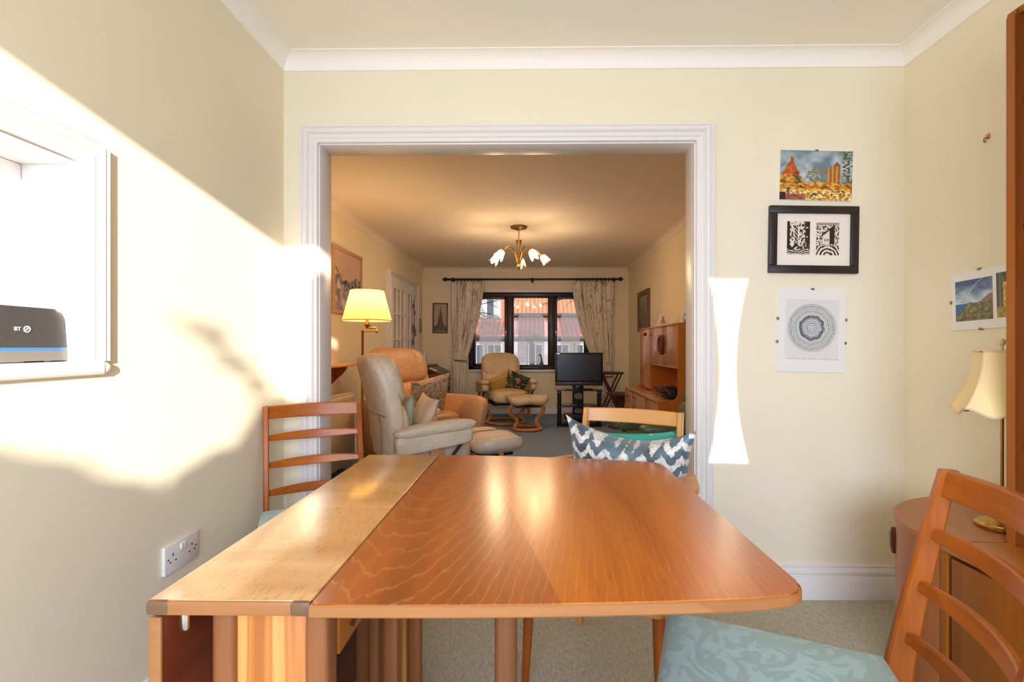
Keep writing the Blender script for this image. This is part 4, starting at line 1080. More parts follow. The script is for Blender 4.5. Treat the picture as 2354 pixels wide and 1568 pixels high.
recliner('recliner', 'cream leather recliner in front of the lounge window', (-.40, 7.0, 0), (.30, -.95), creamY, seamM, top=.98)
ottoman('footstool', 'cream leather footstool between the window recliner and television', (-.09, 6.42, 0), (.25, -.97), creamY, seamM)
recliner('recliner', 'dark green leather recliner behind the carver chair', (.89, 3.34, 0), (-.99, -.10), green, pmat('seam_green', rgb(120, 128, 84), .7), top=.97, lean=.24)

# cushions on the chairs
def fabric(name, stops, sc, dist=1.5):
    m = pmat(name, stops[0][1], .8); n = N(m); n.base(n.ramp(n.noise(n.coord(), sc, 2, .5, dist), stops)); n.bump(n.noise(n.coord(), 300, 2), .15, .001); return m
floral = fabric('floral_linen', [(.36, rgb(196, 166, 128)), (.44, rgb(122, 104, 90)), (.50, rgb(206, 178, 142)), (.60, rgb(204, 176, 140)), (.66, rgb(170, 86, 76)), (.72, rgb(206, 178, 142))], 9, 2.5)
sage = fabric('sage_fabric', [(.3, rgb(150, 164, 144)), (.7, rgb(176, 186, 166))], 8)
oat = fabric('oat_fabric', [(.3, rgb(206, 184, 156)), (.7, rgb(222, 202, 176))], 6)
must = fabric('mustard_fabric', [(.3, rgb(176, 138, 72)), (.7, rgb(200, 164, 98))], 7)
bloom = fabric('dark_floral', [(.36, rgb(20, 24, 26)), (.46, rgb(64, 88, 36)), (.52, rgb(22, 26, 28)), (.60, rgb(196, 150, 120)), (.68, rgb(170, 40, 36))], 8, 2)
pillow('floral_cushion', floral, 'linen cushion with pink flower print on the tan armchair', (-.95, 4.43, .63), (R(-24), R(10), face(.76, -.65)), .44, .42, .13)
pillow('sage_cushion', sage, 'sage green cushion on the near cream recliner', (-.885, 3.33, .60), (R(-10), R(-6), face(.865, .50)), .34, .33, .09)
pillow('oat_cushion', oat, 'oat coloured cushion leaning on the sage green one', (-.775, 3.39, .59), (R(-22), R(4), face(.865, .50)), .36, .34, .09)
pillow('mustard_cushion', must, 'mustard cushion leaning on the window recliner', (-.47, 6.86, .56), (R(-35), R(20), face(.30, -.95)), .34, .34, .11)
pillow('dark_floral_cushion', bloom, 'dark cushion with red flowers on the window recliner', (-.26, 6.86, .58), (R(-28), R(-24), face(.10, -.95)), .34, .34, .11)

# ------------------------------------------------------------------ curtains and pole
curtM = pmat('twig_curtain', rgb(222, 208, 184), .85, Sheen_Weight=.1); n = N(curtM)
v0 = n.coord((1, 1, .42)); v1 = n.noise(v0, 4, 2, .5, 1.0); v2 = n.noise(n.coord((1, 1, .3), loc=(3, 1, 2)), 5, 2, .5, 1.5)
lin = n.ramp(n.math('ABSOLUTE', n.math('SUBTRACT', v1, .5)), [(.0, (1, 1, 1, 1)), (.006, (1, 1, 1, 1)), (.012, (0, 0, 0, 1))])
lin2 = n.ramp(n.math('ABSOLUTE', n.math('SUBTRACT', v2, .5)), [(.0, (1, 1, 1, 1)), (.003, (1, 1, 1, 1)), (.007, (0, 0, 0, 1))])
n.base(n.mix(n.math('MULTIPLY', n.math('MAXIMUM', lin, lin2), .75), rgb(244, 233, 213), rgb(130, 116, 102)))
def curtain(label, xo, xi, tie, side):
    """xo outer edge, xi inner edge at the pole; tied back at z=tie towards the outer edge"""
    def f(u, v):
        z = 2.125-2.10*v
        k = 0
        if z > tie: k = ((2.125-z)/(2.125-tie))**1.6
        else: k = 1-.12*((tie-z)/tie)
        inner = xi+(xo+side*.22-xi)*k
        outer = xo-side*.0+side*.02*k
        x = outer+(inner-outer)*u
        amp = .035*(1-.25*k); ph = u*2*math.pi*8
        return (x+.008*math.sin(ph*.5+z*3), FY1-.10+amp*math.sin(ph)+.012*math.sin(u*37+z*2), z)
    t = T('curtain', label, 'curtain', (0, 0, 0), 0, 'twig-patterned curtains')
    cb = B().grid(f, 110, 48).done('drape', curtM, t, 180, thick=.003)
    zz_ = tie
    x0 = xo+side*.01; x1 = xo+side*.235
    B().tube([(x0+(x1-x0)*(.5-.5*math.cos(a)), FY1-.10-.055*math.sin(a), zz_+.01*math.cos(a)) for a in [2*math.pi*k/24 for k in range(24)]], .009, 8, True, flat=(.5, 1.6)).done('tie_back', pmat('tie_'+str(side), rgb(120, 104, 84), .8), t)
    return t
curtain('cream twig-patterned curtain tied back at the left of the window', -1.30, -.79, .86, 1)
curtain('cream twig-patterned curtain hanging at the right of the window', 1.27, .62, .60, -1)
cp = T('curtain_pole', 'dark turned wooden curtain pole above the lounge window', 'curtain pole', (0, FY1-.10, 2.16))
B().tube([(-1.36, 0, 0), (1.33, 0, 0)], .016, 14).done('pole', poleW, cp)
for sx, x in ((-1, -1.36), (1, 1.33)):
    B().lathe([(0, 0), (.018, 0), (.018, .01), (.012, .016), (.02, .026), (.034, .045), (.034, .06), (.02, .08), (.012, .086), (.014, .092), (0, .1)], (0, 0, 0), 16, M=Matrix.Translation((x, 0, 0)) @ Matrix.Rotation(R(90*sx), 4, 'Y'), cap=False).done('finial', poleW, cp)
for x in (-1.30, -.02, 1.28):
    b = B(); b.box((x-.015, .04, -.05), (x+.015, .098, .03), .004); b.soft((x, 0, -.006), (.026, .03, .032), 2.4, 14); b.done('bracket', poleW, cp)
rg = None
for k in range(18):
    x = (-1.27+.055*k) if k < 9 else (.68+.065*(k-9))
    if rg is None:
        rg = B().tube([(0, .027*math.cos(2*math.pi*i/20), .027*math.sin(2*math.pi*i/20)-.008) for i in range(20)], .006, 6, True).done('curtain_ring', poleW, cp); rg.location = (x, 0, 0)
    else: shared('curtain_ring', rg, cp, (x, 0, 0))

# ------------------------------------------------------------------ chandelier
ch = T('chandelier', 'brass five-arm chandelier with lit tulip glass shades', 'chandelier', (-.157, 5.22, ZC))
B().lathe([(0, 0), (.085, 0), (.09, -.006), (.084, -.018), (.06, -.026), (.03, -.032), (.012, -.042), (0, -.042)], (0, 0, 0), 28, cap=False).done('ceiling_rose', brassOld, ch)
b = B()
for k in range(6):
    z = -.046-.018*k; M = Matrix.Translation((0, 0, z)) @ Matrix.Rotation(R(90*(k % 2)), 4, 'Z')
    b.tube([M @ Vector((.007*math.cos(a), 0, .0125*math.sin(a))) for a in [2*math.pi*i/14 for i in range(14)]], .0024, 6, True)
b.done('chain', brass, ch)
b = B(); b.lathe([(0, -.14), (.034, -.145), (.03, -.16), (.012, -.215), (.008, -.23), (.0075, -.38), (.016, -.39), (.022, -.41), (.016, -.435), (.008, -.45), (.005, -.46), (0, -.463)], (0, 0, 0), 20, cap=False); b.done('stem', brass, ch)
tulG = bpy.data.materials.new('tulip_glass'); tulG.use_nodes = True; n = N(tulG); n.b.inputs['Base Color'].default_value = (.95, .86, .76, 1); n.b.inputs['Roughness'].default_value = .3
n.b.inputs['Transmission Weight'].default_value = .0; n.b.inputs['Alpha'].default_value = .62; n.b.inputs['Emission Color'].default_value = (1, .66, .36, 1); n.b.inputs['Emission Strength'].default_value = .55
bulbM = bpy.data.materials.new('lit_bulb'); bulbM.use_nodes = True; n = N(bulbM); n.b.inputs['Emission Color'].default_value = (1, .74, .42, 1); n.b.inputs['Emission Strength'].default_value = 18
arm0 = None
for k, ad in enumerate((230, 302, 14, 86, 158)):
    a = R(ad); Rz = Matrix.Rotation(a, 4, 'Z')
    pts = [(.012, 0, -.40), (.03, 0, -.34), (.06, 0, -.275), (.10, 0, -.238), (.15, 0, -.228), (.195, 0, -.243), (.228, 0, -.27)]
    M = Rz @ Matrix.Translation((.236, 0, -.278)) @ Matrix.Rotation(R(140), 4, 'Y')
    if arm0 is None:
        arm = B().tube(pts, .006, 8).done('arm', brass, ch)
        ga = B().lathe([(.010, -.012), (.016, 0), (.019, .028), (.017, .032)], (0, 0, 0), 14).done('lamp_holder', brass, arm)
        def tul(qv, an): 
            f = max(0, (qv.z-.02)/.085); s_ = math.cos(an*5); return Vector((qv.x*(1+.10*f*s_), qv.y*(1+.10*f*s_), qv.z+.020*f*f*s_))
        gs_ = B().lathe([(.017, .02), (.030, .032), (.038, .05), (.040, .07), (.042, .088), (.050, .105)], (0, 0, 0), 40, fn=tul, cap=False).done('tulip_shade', tulG, arm, 60)
        gb = B().soft((0, 0, .058), (.016, .016, .030), 2, 14).done('bulb', bulbM, arm)
        loc_m = M.copy(); arm0 = (arm, ga, gs_, gb)
        Ml = Matrix.Translation((.236, 0, -.278)) @ Matrix.Rotation(R(140), 4, 'Y')
        for o_ in (ga, gs_, gb): o_.data.transform(Ml)
        arm.rotation_euler.z = a
    else:
        arm = shared('arm', arm0[0], ch, (0, 0, 0), (0, 0, a))
        for nm, src in zip(('lamp_holder', 'tulip_shade', 'bulb'), arm0[1:]): shared(nm, src, arm)
    ld = bpy.data.lights.new('chandelier_bulb', 'POINT'); ld.energy = 4.8; ld.color = (1, .70, .40); ld.shadow_soft_size = .03
    lo_ = bpy.data.objects.new('chandelier_bulb', ld); C.objects.link(lo_); lo_.parent = ch
    lo_.location = (Rz @ Matrix.Translation((.236, 0, -.278)) @ Matrix.Rotation(R(140), 4, 'Y')) @ Vector((0, 0, .125))

# ------------------------------------------------------------------ floor lamp
fl = T('floor_lamp', 'brass swing-arm floor lamp with lit yellow pleated shade', 'lamp', (-1.40, 4.0, 0))
B().lathe([(0, 0), (.13, 0), (.135, .006), (.13, .016), (.06, .024), (.02, .034), (.011, .05), (.011, 1.20), (.014, 1.205), (.014, 1.225), (0, 1.23)], (0, 0, 0), 28, cap=False).done('pole', brass, fl)
b = B(); b.tube([(0, 0, 1.212), (.115, 0, 1.212), (.118, 0, 1.216), (.118, 0, 1.235), (.115, 0, 1.24), (.04, 0, 1.24)], .0065, 10); b.soft((.118, 0, 1.212), (.012, .012, .014), 2.5, 12); b.done('swing_arm', brass, fl)
b = B(); b.lathe([(.006, 1.235), (.03, 1.262), (.032, 1.266), (.012, 1.266), (.012, 1.31), (.0, 1.31)], (.04, 0, 0), 20, cap=False); b.done('lamp_holder', brass, fl)
shM = bpy.data.materials.new('pleated_shade'); shM.use_nodes = True; t = shM.node_tree; t.nodes.clear()
out = t.nodes.new('ShaderNodeOutputMaterial'); tl = t.nodes.new('ShaderNodeBsdfTranslucent'); tl.inputs[0].default_value = (.96, .70, .24, 1); df = t.nodes.new('ShaderNodeBsdfDiffuse'); df.inputs[0].default_value = (.92, .80, .46, 1)
mxs = t.nodes.new('ShaderNodeMixShader'); mxs.inputs[0].default_value = .42
t.links.new(tl.outputs[0], mxs.inputs[1]); t.links.new(df.outputs[0], mxs.inputs[2]); t.links.new(mxs.outputs[0], out.inputs[0])
def shf(u, v):
    a = 2*math.pi*u; r = (.130+.062*v)*(1+.012*math.cos(a*64)); return (.04+r*math.cos(a), r*math.sin(a), 1.545-.245*v)
sh = B().grid(shf, 384, 6, True).done('shade', shM, fl, 0)
hemM = pmat('shade_hem', rgb(240, 216, 150), .7)
b = B(); b.tube([(.04+.192*math.cos(2*math.pi*k/64), .192*math.sin(2*math.pi*k/64), 1.30) for k in range(64)], .004, 6, True); b.done('hem', hemM, sh); b = B(); b.tube([(.04+.131*math.cos(2*math.pi*k/64), .131*math.sin(2*math.pi*k/64), 1.545) for k in range(64)], .003, 6, True); b.done('top_trim', hemM, sh)
B().soft((.04, 0, 1.385), (.03, .03, .045), 2, 16).done('bulb', bulbM, fl)
ld = bpy.data.lights.new('floor_lamp_bulb', 'POINT'); ld.energy = 10; ld.color = (1, .66, .32); ld.shadow_soft_size = .05
lo_ = bpy.data.objects.new('floor_lamp_bulb', ld); C.objects.link(lo_); lo_.parent = fl; lo_.location = (.04, 0, 1.46)
# ------------------------------------------------------------------ glazed double doors on the left lounge wall
paneM = pmat('door_pane', rgb(196, 160, 116), .12, Coat_Weight=.3); n = N(paneM); n.base(n.ramp(n.noise(n.coord((1, .3, .2)), 6, 2), [(.35, rgb(150, 120, 86)), (.65, rgb(206, 172, 128))]))
def gdoor(name, y0, y1, label, ang=0):
    t = T(name, label, 'door', (FXL+.012, y0, 0)); t['kind'] = 'structure'; t.rotation_euler.z = ang
    w = y1-y0; th = .035; z0, z1 = .01, 1.955
    for a, c in ((0, .095), (w-.095, w)): boxes('stile', whiteM, t, ((0, a, z0), (th, c, z1)), bev=.004)
    boxes('rail', whiteM, t, ((0, .095, z1-.13), (th, w-.095, z1)), bev=.004); boxes('rail', whiteM, t, ((0, .095, z0), (th, w-.095, z0+.2)), bev=.004)
    gy0, gy1, gz0, gz1 = .095, w-.095, z0+.2, z1-.13; nc, nr = 3, 5
    for k in range(1, nc):
        y = gy0+(gy1-gy0)*k/nc; boxes('muntin', whiteM, t, ((.004, y-.012, gz0), (th-.002, y+.012, gz1)), bev=.004)
    for k in range(1, nr):
        z = gz0+(gz1-gz0)*k/nr; boxes('muntin', whiteM, t, ((.005, gy0, z-.012), (th-.003, gy1, z+.012)), bev=.004)
    src = None
    for i in range(nc):
        for j in range(nr):
            y = gy0+(gy1-gy0)*(i+.5)/nc; z = gz0+(gz1-gz0)*(j+.5)/nr; hy = (gy1-gy0)/nc/2; hz = (gz1-gz0)/nr/2
            if src is None:
                src = boxes('pane', paneM, t, ((.008, -hy, -hz), (.012, hy, hz)), smooth=0); src.location = (0, y, z)
            else: shared('pane', src, t, (0, y, z))
    boxes('door_handle', brass, t, ((th, w-.06, 1.0), (th+.04, w-.045, 1.015)), ((th+.03, w-.15, 1.0), (th+.042, w-.045, 1.016)), bev=.004)
    return t
gdoor('door_1', 6.06, 6.76, 'white glazed double door leaf nearer the floor lamp')
gdoor('door_2', 6.765, 7.42, 'white glazed double door leaf hung with star decorations')
o = archi('trim_10', [((FXL, 6.055, 0), (0, -1, 0)), ((FXL, 6.055, 1.965), (0, -1, 1)), ((FXL, 7.425, 1.965), (0, 1, 1)), ((FXL, 7.425, 0), (0, 1, 0))], (1.6, 0, 0), whiteM); struct(o, 'white architrave around the glazed double doors', 'architrave')
# star garland
sg = T('star_garland', 'string of wooden stars hanging on the glazed door', 'decoration', (FXL+.065, 7.06, 1.72))
starM = wood('weathered_star', rgb(104, 84, 66), rgb(150, 128, 104), 2, 20, .7, 0)
B().tube([(0, 0, .03), (.002, .004, -.62)], .002, 5).done('string', starM, sg); B().tube([(0, .10, .03), (.002, .09, -.5)], .002, 5).done('string', starM, sg)
B().tube([(0, 0, .03), (.0, .05, .045), (0, .10, .03)], .004, 6).done('hanger', starM, sg)
for y, z, r, rot in ((.0, -.05, .045, .2), (.09, -.14, .04, .7), (.0, -.36, .06, .1), (.10, -.42, .085, .4), (.0, -.56, .06, .9)):
    po_ = []
    for k in range(10):
        rr = r if k % 2 == 0 else r*.42; a = R(90+36*k)+rot*.4; po_.append((y+rr*math.cos(a), z+rr*math.sin(a)))
    B().prism(po_, -.006, .006, 'x').done('star', starM, sg)

# ------------------------------------------------------------------ shelf, heater, bureau on the left
shl = T('wall_shelf', 'wooden wall shelf with curved bracket beside the floor lamp', 'shelf', (FXL, 4.02, .915))
boxes('board', litRailShelf, shl, ((0, -.46, 0), (.205, .40, .020)), bev=.003)
for y in (.24, -.3):
    pr = [(0, 0), (.175, 0), (.165, -.03), (.13, -.075), (.085, -.11), (.045, -.155), (.03, -.165), (.02, -.18), (0, -.18)]
    B().prism(pr, y-.01, y+.01, 'y').done('bracket', chairW, shl)
heatM = pmat('heater_beige', rgb(214, 196, 166), .5)
ht = T('storage_heater', 'beige storage heater below the wooden wall shelf', 'heater', (FXL+.03, 4.02, 0))
boxes('casing', heatM, ht, ((0, -.42, .06), (.15, .42, .66)), bev=.012)
boxes('grille', pmat('heater_grille', rgb(190, 178, 156), .5), ht, ((.02, -.40, .655), (.14, .40, .672)), ((.149, -.39, .56), (.154, .39, .65)), bev=.002)
for k in range(5): boxes('louvre', heatM, ht, ((.152, -.38, .568+.016*k), (.157, .38, .576+.016*k)))
boxes('foot', heatM, ht, ((.03, -.36, 0), (.12, -.32, .062)), ((.03, .32, 0), (.12, .36, .062)))

bu = T('bureau', 'dark mahogany bureau with silvery drawer fronts by the left curtain', 'bureau', (-1.53, 7.14, 0))
boxes('carcass', darkW, bu, ((-.24, -.42, .08), (.235, .42, .70)), bev=.004)
B().prism([(-.24, .70), (.235, .70), (.235, .712), (.04, .80), (-.24, .80)], -.41, .41, 'y').done('slope_top', darkW, bu, 0)
boxes('top', darkW, bu, ((-.245, -.425, .80), (.05, .425, .82)), bev=.004)
dfr = wood('polished_drawer', rgb(70, 44, 34), rgb(104, 72, 58), 1, 14, .12, .9)
for k, (z0, z1) in enumerate(((.55, .68), (.40, .535), (.25, .385), (.10, .235))):
    d = boxes('drawer', dfr, bu, ((.235, -.40, z0), (.250, .40, z1)), bev=.004)
    for y in (-.22, .22):
        b = B(); b.tube([(.252, y-.045, (z0+z1)/2+.01), (.272, y-.03, (z0+z1)/2-.012), (.275, y, (z0+z1)/2-.018), (.272, y+.03, (z0+z1)/2-.012), (.252, y+.045, (z0+z1)/2+.01)], .005, 8); b.done('pull', blackM, d)
for sx in (-.2, .2):
    boxes('bracket_foot', darkW, bu, ((sx-.035, -.42, 0), (sx+.035, -.35, .082)), ((sx-.035, .35, 0), (sx+.035, .42, .082)), bev=.004)
clearG = bpy.data.materials.new('clear_glass'); clearG.use_nodes = True; n = N(clearG); n.b.inputs['Base Color'].default_value = (.95, .97, .97, 1); n.b.inputs['Roughness'].default_value = .03; n.b.inputs['Alpha'].default_value = .22; n.b.inputs['Specular IOR Level'].default_value = .9
for k, (x, y, h, r, l) in enumerate(((-1.60, 6.86, .20, .030, 'tall clear glass vase nearest the doors on the bureau'), (-1.58, 7.08, .18, .027, 'middle clear glass vase on the bureau'), (-1.56, 7.28, .15, .032, 'short clear glass vase nearest the curtain on the bureau'))):
    o = B().lathe([(0, 0), (r*.9, 0), (r, .01), (r*.92, h*.5), (r*1.06, h), (r*.98, h), (r*.85, h*.5), (r*.9, .012), (0, .012)], (0, 0, 0), 20, cap=False).done('glass_vase', clearG); o.location = (x, y, .82); tag(o, l, 'vase', 'glass vases on the bureau')
b = B(); b.lathe([(0, 0), (.035, 0), (.03, .01), (.008, .02), (.006, .05), (0, .05)], (0, 0, 0), 14, cap=False)
b.tube([(0, 0, .04), (.004, 0, .10), (.014, 0, .16), (.03, 0, .22)], [.006, .012, .016, .004], 8, flat=(.6, 1.3))
o = b.done('feather_ornament', blackM); o.location = (-1.70, 6.78, .82); tag(o, 'small black feather ornament on the bureau', 'ornament')
o = boxes('letter_stack', paper, None, ((-.05, -.08, 0), (.05, .08, .012))); 
o.location = (-1.40, 6.82, .7612); o.rotation_euler = (0, R(24), .1); tag(o, 'small pile of letters on the sloping bureau lid', 'letters')

# ------------------------------------------------------------------ television on black stand
ts = T('tv_stand', 'black glass television stand with round speaker column', 'tv stand', (.62, 6.80, 0))
for x in (-.27, .27):
    B().lathe([(.028, 0), (.028, .47), (.030, .472), (.030, .485), (0, .485)], (x, -.10, 0), 18).done('post', black, ts)
    B().lathe([(.0295, .46), (.0295, .468)], (x, -.10, 0), 18).done('chrome_band', chrome, ts)
for z in (.485, .27, .10):
    pr = [(-.31, -.17), (.31, -.17), (.31, .0), (.2, .17), (-.2, .17), (-.31, .0)]
    B().prism(pr, z, z+.010, 'z').done('glass_shelf', black, ts)
b = B().box((-.075, .05, .02), (.075, .12, .70), .01); b.done('column', blackM, ts)
for z in (.40, .19):
    B().tube([(.052*math.cos(2*math.pi*k/28), .045, z+.052*math.sin(2*math.pi*k/28)) for k in range(28)], .008, 8, True).done('speaker_ring', chrome, ts)
    B().lathe([(0, 0), (.046, 0), (.046, .004), (0, .006)], (0, 0, 0), 24, M=Matrix.Translation((0, .049, z)) @ Matrix.Rotation(R(90), 4, 'X')).done('speaker_cone', pmat('cone_grey', rgb(150, 140, 128), .6), ts)
boxes('base', blackM, ts, ((-.30, -.16, .0), (.30, .16, .018)), bev=.004)
tv = T('television', 'flat black television switched off in front of the right curtain', 'television', (.62, 6.74, .497))
b = B().box((-.325, -.03, .055), (.325, .03, .505), .008); b.done('bezel', black, tv)
scr = pmat('tv_screen', rgb(26, 25, 24), .28); boxes('screen', scr, tv, ((-.295, -.0325, .125), (.295, -.0295, .48)), smooth=0)
boxes('speaker_strip', pmat('tv_strip', rgb(44, 42, 40), .4), tv, ((-.323, -.033, .058), (.323, -.029, .105)), bev=.002)
boxes('badge', chrome, tv, ((-.03, -.0345, .092), (.03, -.0325, .099)), ((-.30, -.0345, .487), (-.265, -.0305, .493)))
b = B().box((-.05, -.015, .012), (.05, .02, .06), .004); b.done('neck', black, tv)
b = B().box((-.19, -.09, 0), (.19, .09, .014), .006); b.done('foot', black, tv)
dv = T('disc_player', 'slim black disc player on the lower television shelf', 'disc player', (.62, 6.76, .1105))
boxes('case', black, dv, ((-.20, -.14, .006), (.20, .12, .055)), bev=.003); boxes('fascia', blackM, dv, ((-.195, -.143, .010), (.195, -.139, .050)))
boxes('display', chrome, dv, ((-.16, -.1445, .025), (-.10, -.1425, .032)), ((.08, -.1445, .022), (.12, -.1425, .036)))
for x in (-.15, .15): B().lathe([(.012, 0), (.012, .007)], (x, 0, 0), 10).done('foot', blackM, dv)
mg = T('remote_control', 'remote controls lying on the middle television shelf', 'remote control', (.50, 6.72, .2805))
boxes('body', pewter, mg, ((-.09, -.022, 0), (.09, .022, .018)), bev=.005); boxes('keypad', blackM, mg, ((-.07, -.015, .017), (.02, .015, .0195)))

# ------------------------------------------------------------------ small folding table and pedestal stool
ft = T('folding_table', 'small dark folding table with crossed legs behind the television', 'table', (1.13, 7.22, 0))
b = B(); b.lathe([(0, .685), (.19, .685), (.20, .69), (.20, .705), (.19, .712), (0, .712)], (0, 0, 0), 10, cap=False); b.done('top', oakW, ft, 20)
for sy in (-.13, .13):
    for s_ in (-1, 1):
        o = B().tube([(s_*.19, sy+s_*.014, 0), (-s_*.13, sy+s_*.014, .686)], .02, 4, flat=(1, .6)).done('leg', oakW, ft, 20)
B().tube([(.03, -.15, .35), (.03, .15, .35)], .01, 8).done('pivot', oakW, ft)
st = T('pedestal_stool', 'low dark oak pedestal table beside the lounge wall unit', 'table', (1.17, 6.60, 0))
b = B().prism([(.20*math.cos(R(22.5+45*k)), .20*math.sin(R(22.5+45*k))) for k in range(8)], .435, .465, 'z', .006); b.done('top', oakW, st, 20)
B().lathe([(.17, 0), (.17, .02), (.06, .04), (.04, .1), (.05, .2), (.045, .3), (.075, .40), (.15, .435)], (0, 0, 0), 8).done('pedestal', darkW, st, 20)

# ------------------------------------------------------------------ lounge wall unit (right)
lu = T('wall_unit', 'teak wall unit with oval door handle on the right of the lounge', 'wall unit', (1.30, 5.05, 0))
uy0, uy1 = 4.28-5.05, 5.82-5.05; xf, xu, xb = 1.08-1.30, 1.255-1.30, FXR-.004-1.30
side = [(xb, .09), (xf, .09), (xf, .60), (xf+.006, .612)]
side += [(xu-.06+.06*math.sin(R(a)), .675-.06*math.cos(R(a))) for a in (0, 22, 45, 67, 90)] + [(xu, 1.285), (xb, 1.285)]
for y in (uy0, uy1-.02): B().prism(side, y, y+.02, 'y', .0015).done('side_panel', loungeU, lu)
boxes('worktop', loungeD, lu, ((xf-.002, uy0+.02, .592), (xb, uy1-.02, .615)), bev=.003)
boxes('top', loungeD, lu, ((xu-.003, uy0+.0, 1.28), (xb, uy1, 1.296)), bev=.003)
boxes('back', loungeU, lu, ((xb-.012, uy0+.02, .1), (xb, uy1-.02, 1.28)))
boxes('plinth', darkW, lu, ((xf+.04, uy0+.03, 0), (xb-.02, uy1-.03, .095)))
boxes('carcass', loungeU, lu, ((xf+.018, uy0+.02, .095), (xb-.012, uy1-.02, .592)))
dsp = 5.36-5.05
boxes('door', loungeD, lu, ((xu+.002, dsp+.006, .625), (xu+.02, uy1-.022, 1.276)), bev=.002)
boxes('locker', loungeU, lu, ((xu+.02, dsp-.006, .616), (xb-.012, uy1-.02, 1.28)))
ymid = (uy0+.02+dsp)/2
boxes('cupboard', loungeU, lu, ((xu+.018, uy0+.02, .905), (xb-.012, dsp-.006, 1.28)))
boxes('cupboard_shelf', loungeD, lu, ((xu, uy0+.02, .893), (xb-.012, dsp-.006, .908)), bev=.002)
for a, c in ((uy0+.022, ymid-.0015), (ymid+.0015, dsp-.008)):
    d = boxes('door', loungeD, lu, ((xu+.001, a, .91), (xu+.018, c, 1.276)), bev=.002)
hw_ = wood('handle_wood', rgb(88, 44, 22), rgb(128, 70, 38), 2, 20, .35)
b = B(); zc = 1.105
b.tube([(xu-.012, ymid+.085*math.cos(2*math.pi*k/32), zc+.088*math.sin(2*math.pi*k/32)) for k in range(32)], .011, 8, True)
for s_ in (-.012, .012): b.tube([(xu-.012, ymid+s_, zc-.085), (xu-.014, ymid+s_*2.6, zc), (xu-.012, ymid+s_, zc+.085)], .007, 8)
b.box((xu-.012, ymid-.03, zc+.07), (xu+.003, ymid+.03, zc+.095), .003); b.box((xu-.012, ymid-.03, zc-.095), (xu+.003, ymid+.03, zc-.07), .003)
b.done('oval_handle', hw_, lu)
b = B(); 
for yy in (-.03, .0, .03): b.soft((xu-.008, (dsp+uy1)/2-.05+yy, 1.225), (.010, .016, .020), 2.2, 10)
b.done('door_pull', hw_, lu)
# lower fronts: two drawers then doors
for z0, z1 in ((.455, .585), (.32, .45), (.185, .315)):
    d = boxes('drawer', loungeD, lu, ((xf+.001, dsp+.06, z0), (xf+.018, uy1-.022, z1)), bev=.002)
    B().soft((xf-.012, (dsp+.06+uy1)/2, (z0+z1)/2), (.014, .020, .012), 2.3, 12).done('knob', hw_, d)
for a, c in ((uy0+.022, -.26), (-.256, dsp+.054)):
    boxes('door', loungeD, lu, ((xf+.001, a, .185), (xf+.018, c, .585)), bev=.002)
# things on the unit
o = T('silver_drum_clock', 'silver cylindrical clock lying on the wall unit', 'clock', (1.40, 4.37, 1.2965))
Mc = Matrix.Translation((0, 0, .045)) @ Matrix.Rotation(R(90), 4, 'Y') @ Matrix.Rotation(R(0), 4, 'X')
B().lathe([(.040, -.07), (.045, -.06), (.045, .05), (.042, .055)], (0, 0, 0), 28, M=Mc).done('body', chrome, o)
B().lathe([(.043, .05), (.046, .055), (.046, .068), (.040, .07)], (0, 0, 0), 28, M=Mc).done('rim', pewter, o)
d_ = T('ship_decanter', 'bell-shaped glass decanter with a tiny ship inside', 'decanter', (1.37, 5.22, 1.2965))
B().lathe([(0, 0), (.08, 0), (.085, .006), (.07, .03), (.052, .06), (.046, .10), (.042, .13), (.028, .15), (.012, .16), (.010, .185), (.018, .19), (.02, .205), (.01, .22), (0, .222)], (0, 0, 0), 24, cap=False).done('glass', clearG, d_)
b = B(); b.soft((0, 0, .045), (.030, .012, .012), 2.4, 12); b.tube([(0, 0, .05), (0, 0, .115)], .002, 5); b.prism([(-.022, .055), (.024, .055), (.012, .085), (.008, .11), (-.008, .108), (-.014, .08)], -.001, .001, 'y'); b.done('ship', chairW, d_)
B().lathe([(.088, -.0), (.088, .004)], (0, 0, .0), 24).done('stand', darkW, d_)
blueG = pmat('blue_glaze', rgb(30, 58, 70), .12, Coat_Weight=.6)
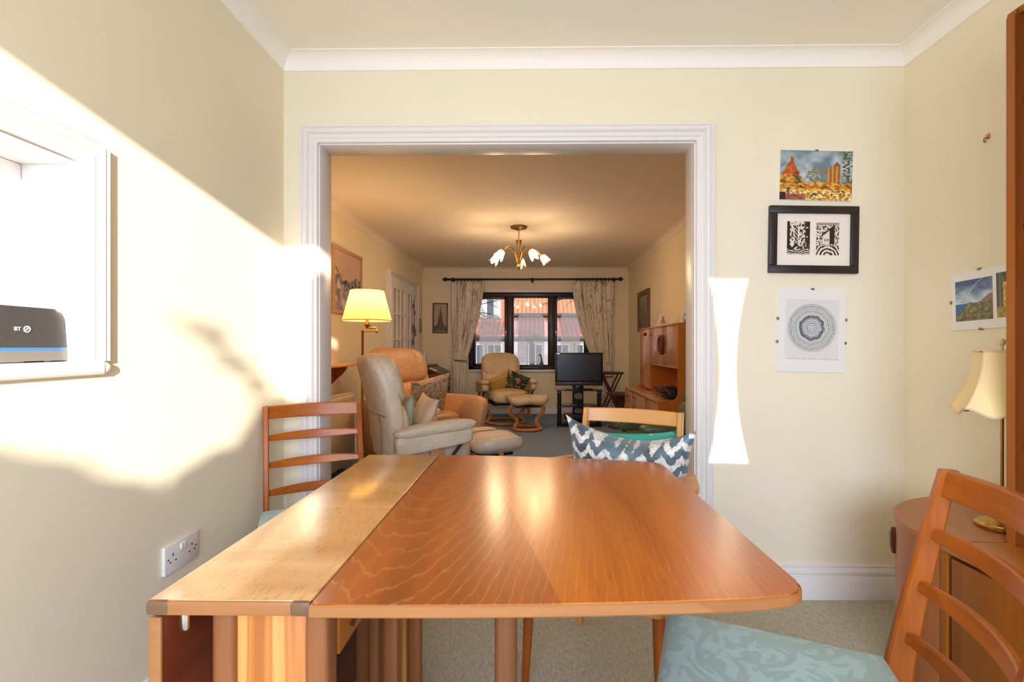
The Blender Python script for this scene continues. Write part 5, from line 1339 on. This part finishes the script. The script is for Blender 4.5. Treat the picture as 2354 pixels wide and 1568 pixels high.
def dish(x, y, rx, ry, h, rot, label, leafy):
    b = B()
    def fn(qv, a):
        k = 1+(.10*math.cos(a*5) if leafy else 0); return Vector((qv.x*rx*k, qv.y*ry*k, qv.z*h+(.02*abs(math.cos(a))**3*(math.hypot(qv.x, qv.y)) if leafy else 0)))
    b.lathe([(0, .0), (.35, 0), (.55, .15), (.85, .6), (1, 1), (.96, 1), (.8, .66), (.5, .25), (0, .12)], (0, 0, 0), 40, fn=fn, cap=False)
    o = b.done('platter', blueG, None, 60); o.location = (x, y, .6155); o.rotation_euler.z = rot; return tag(o, label, 'dish', 'glazed dishes on the wall unit')
dish(1.33, 5.0, .10, .17, .05, .3, 'dark leaf-shaped glazed dish furthest back in the unit niche', True)
dish(1.34, 4.66, .11, .16, .07, -.2, 'deep blue-green leaf dish in the middle of the unit niche', True)
dish(1.25, 4.44, .12, .10, .03, .1, 'shallow dark oval dish at the front of the unit niche', False)
# figures on the window sill
gz_ = pmat('grey_stone', rgb(84, 82, 84), .6)
b = B(); b.soft((0, 0, .07), (.035, .05, .07), 2.2, 16, lambda u, p: Vector((p.x*(1-.35*u.z), p.y*(1-.4*u.z), p.z))); b.tube([(0, .0, .12), (0, -.005, .18), (-.012, -.012, .22), (-.02, -.02, .235)], [.018, .012, .012, .014], 10); b.soft((-.03, -.025, .238), (.024, .012, .011), 2, 10)
o = b.done('goose_figure', gz_); o.location = (.13, FY1+.0, WZ0+.022); tag(o, 'slender grey goose figure standing on the window sill', 'figurine')
b = B()
for k in range(9):
    x = -.13+.032*k; b.soft((x, random.uniform(-.012, .012), .014), (.026, .013, .014), 2, 10, M=None)
b.tube([(-.17, 0, .008), (0, .01, .024), (.17, 0, .008)], .006, 6)
o = b.done('leaf_ornament', pmat('dark_pewter', rgb(48, 48, 54), .3, .6)); o.location = (-.16, FY1-.01, WZ0+.022); tag(o, 'dark twisted metal leaf ornament lying on the window sill', 'ornament')

lsw = T('light_switch', 'small white light switch on the lounge wall beside the glazed doors', 'switch', (FXL, 5.86, 1.04)); lsw.rotation_euler = (0, 0, R(90))
boxes('plate', plastic, lsw, ((-.043, -.009, -.043), (.043, 0, .043)), bev=.003)
boxes('rocker', plastic, lsw, ((-.012, -.013, -.018), (.012, -.008, .018)), bev=.002)
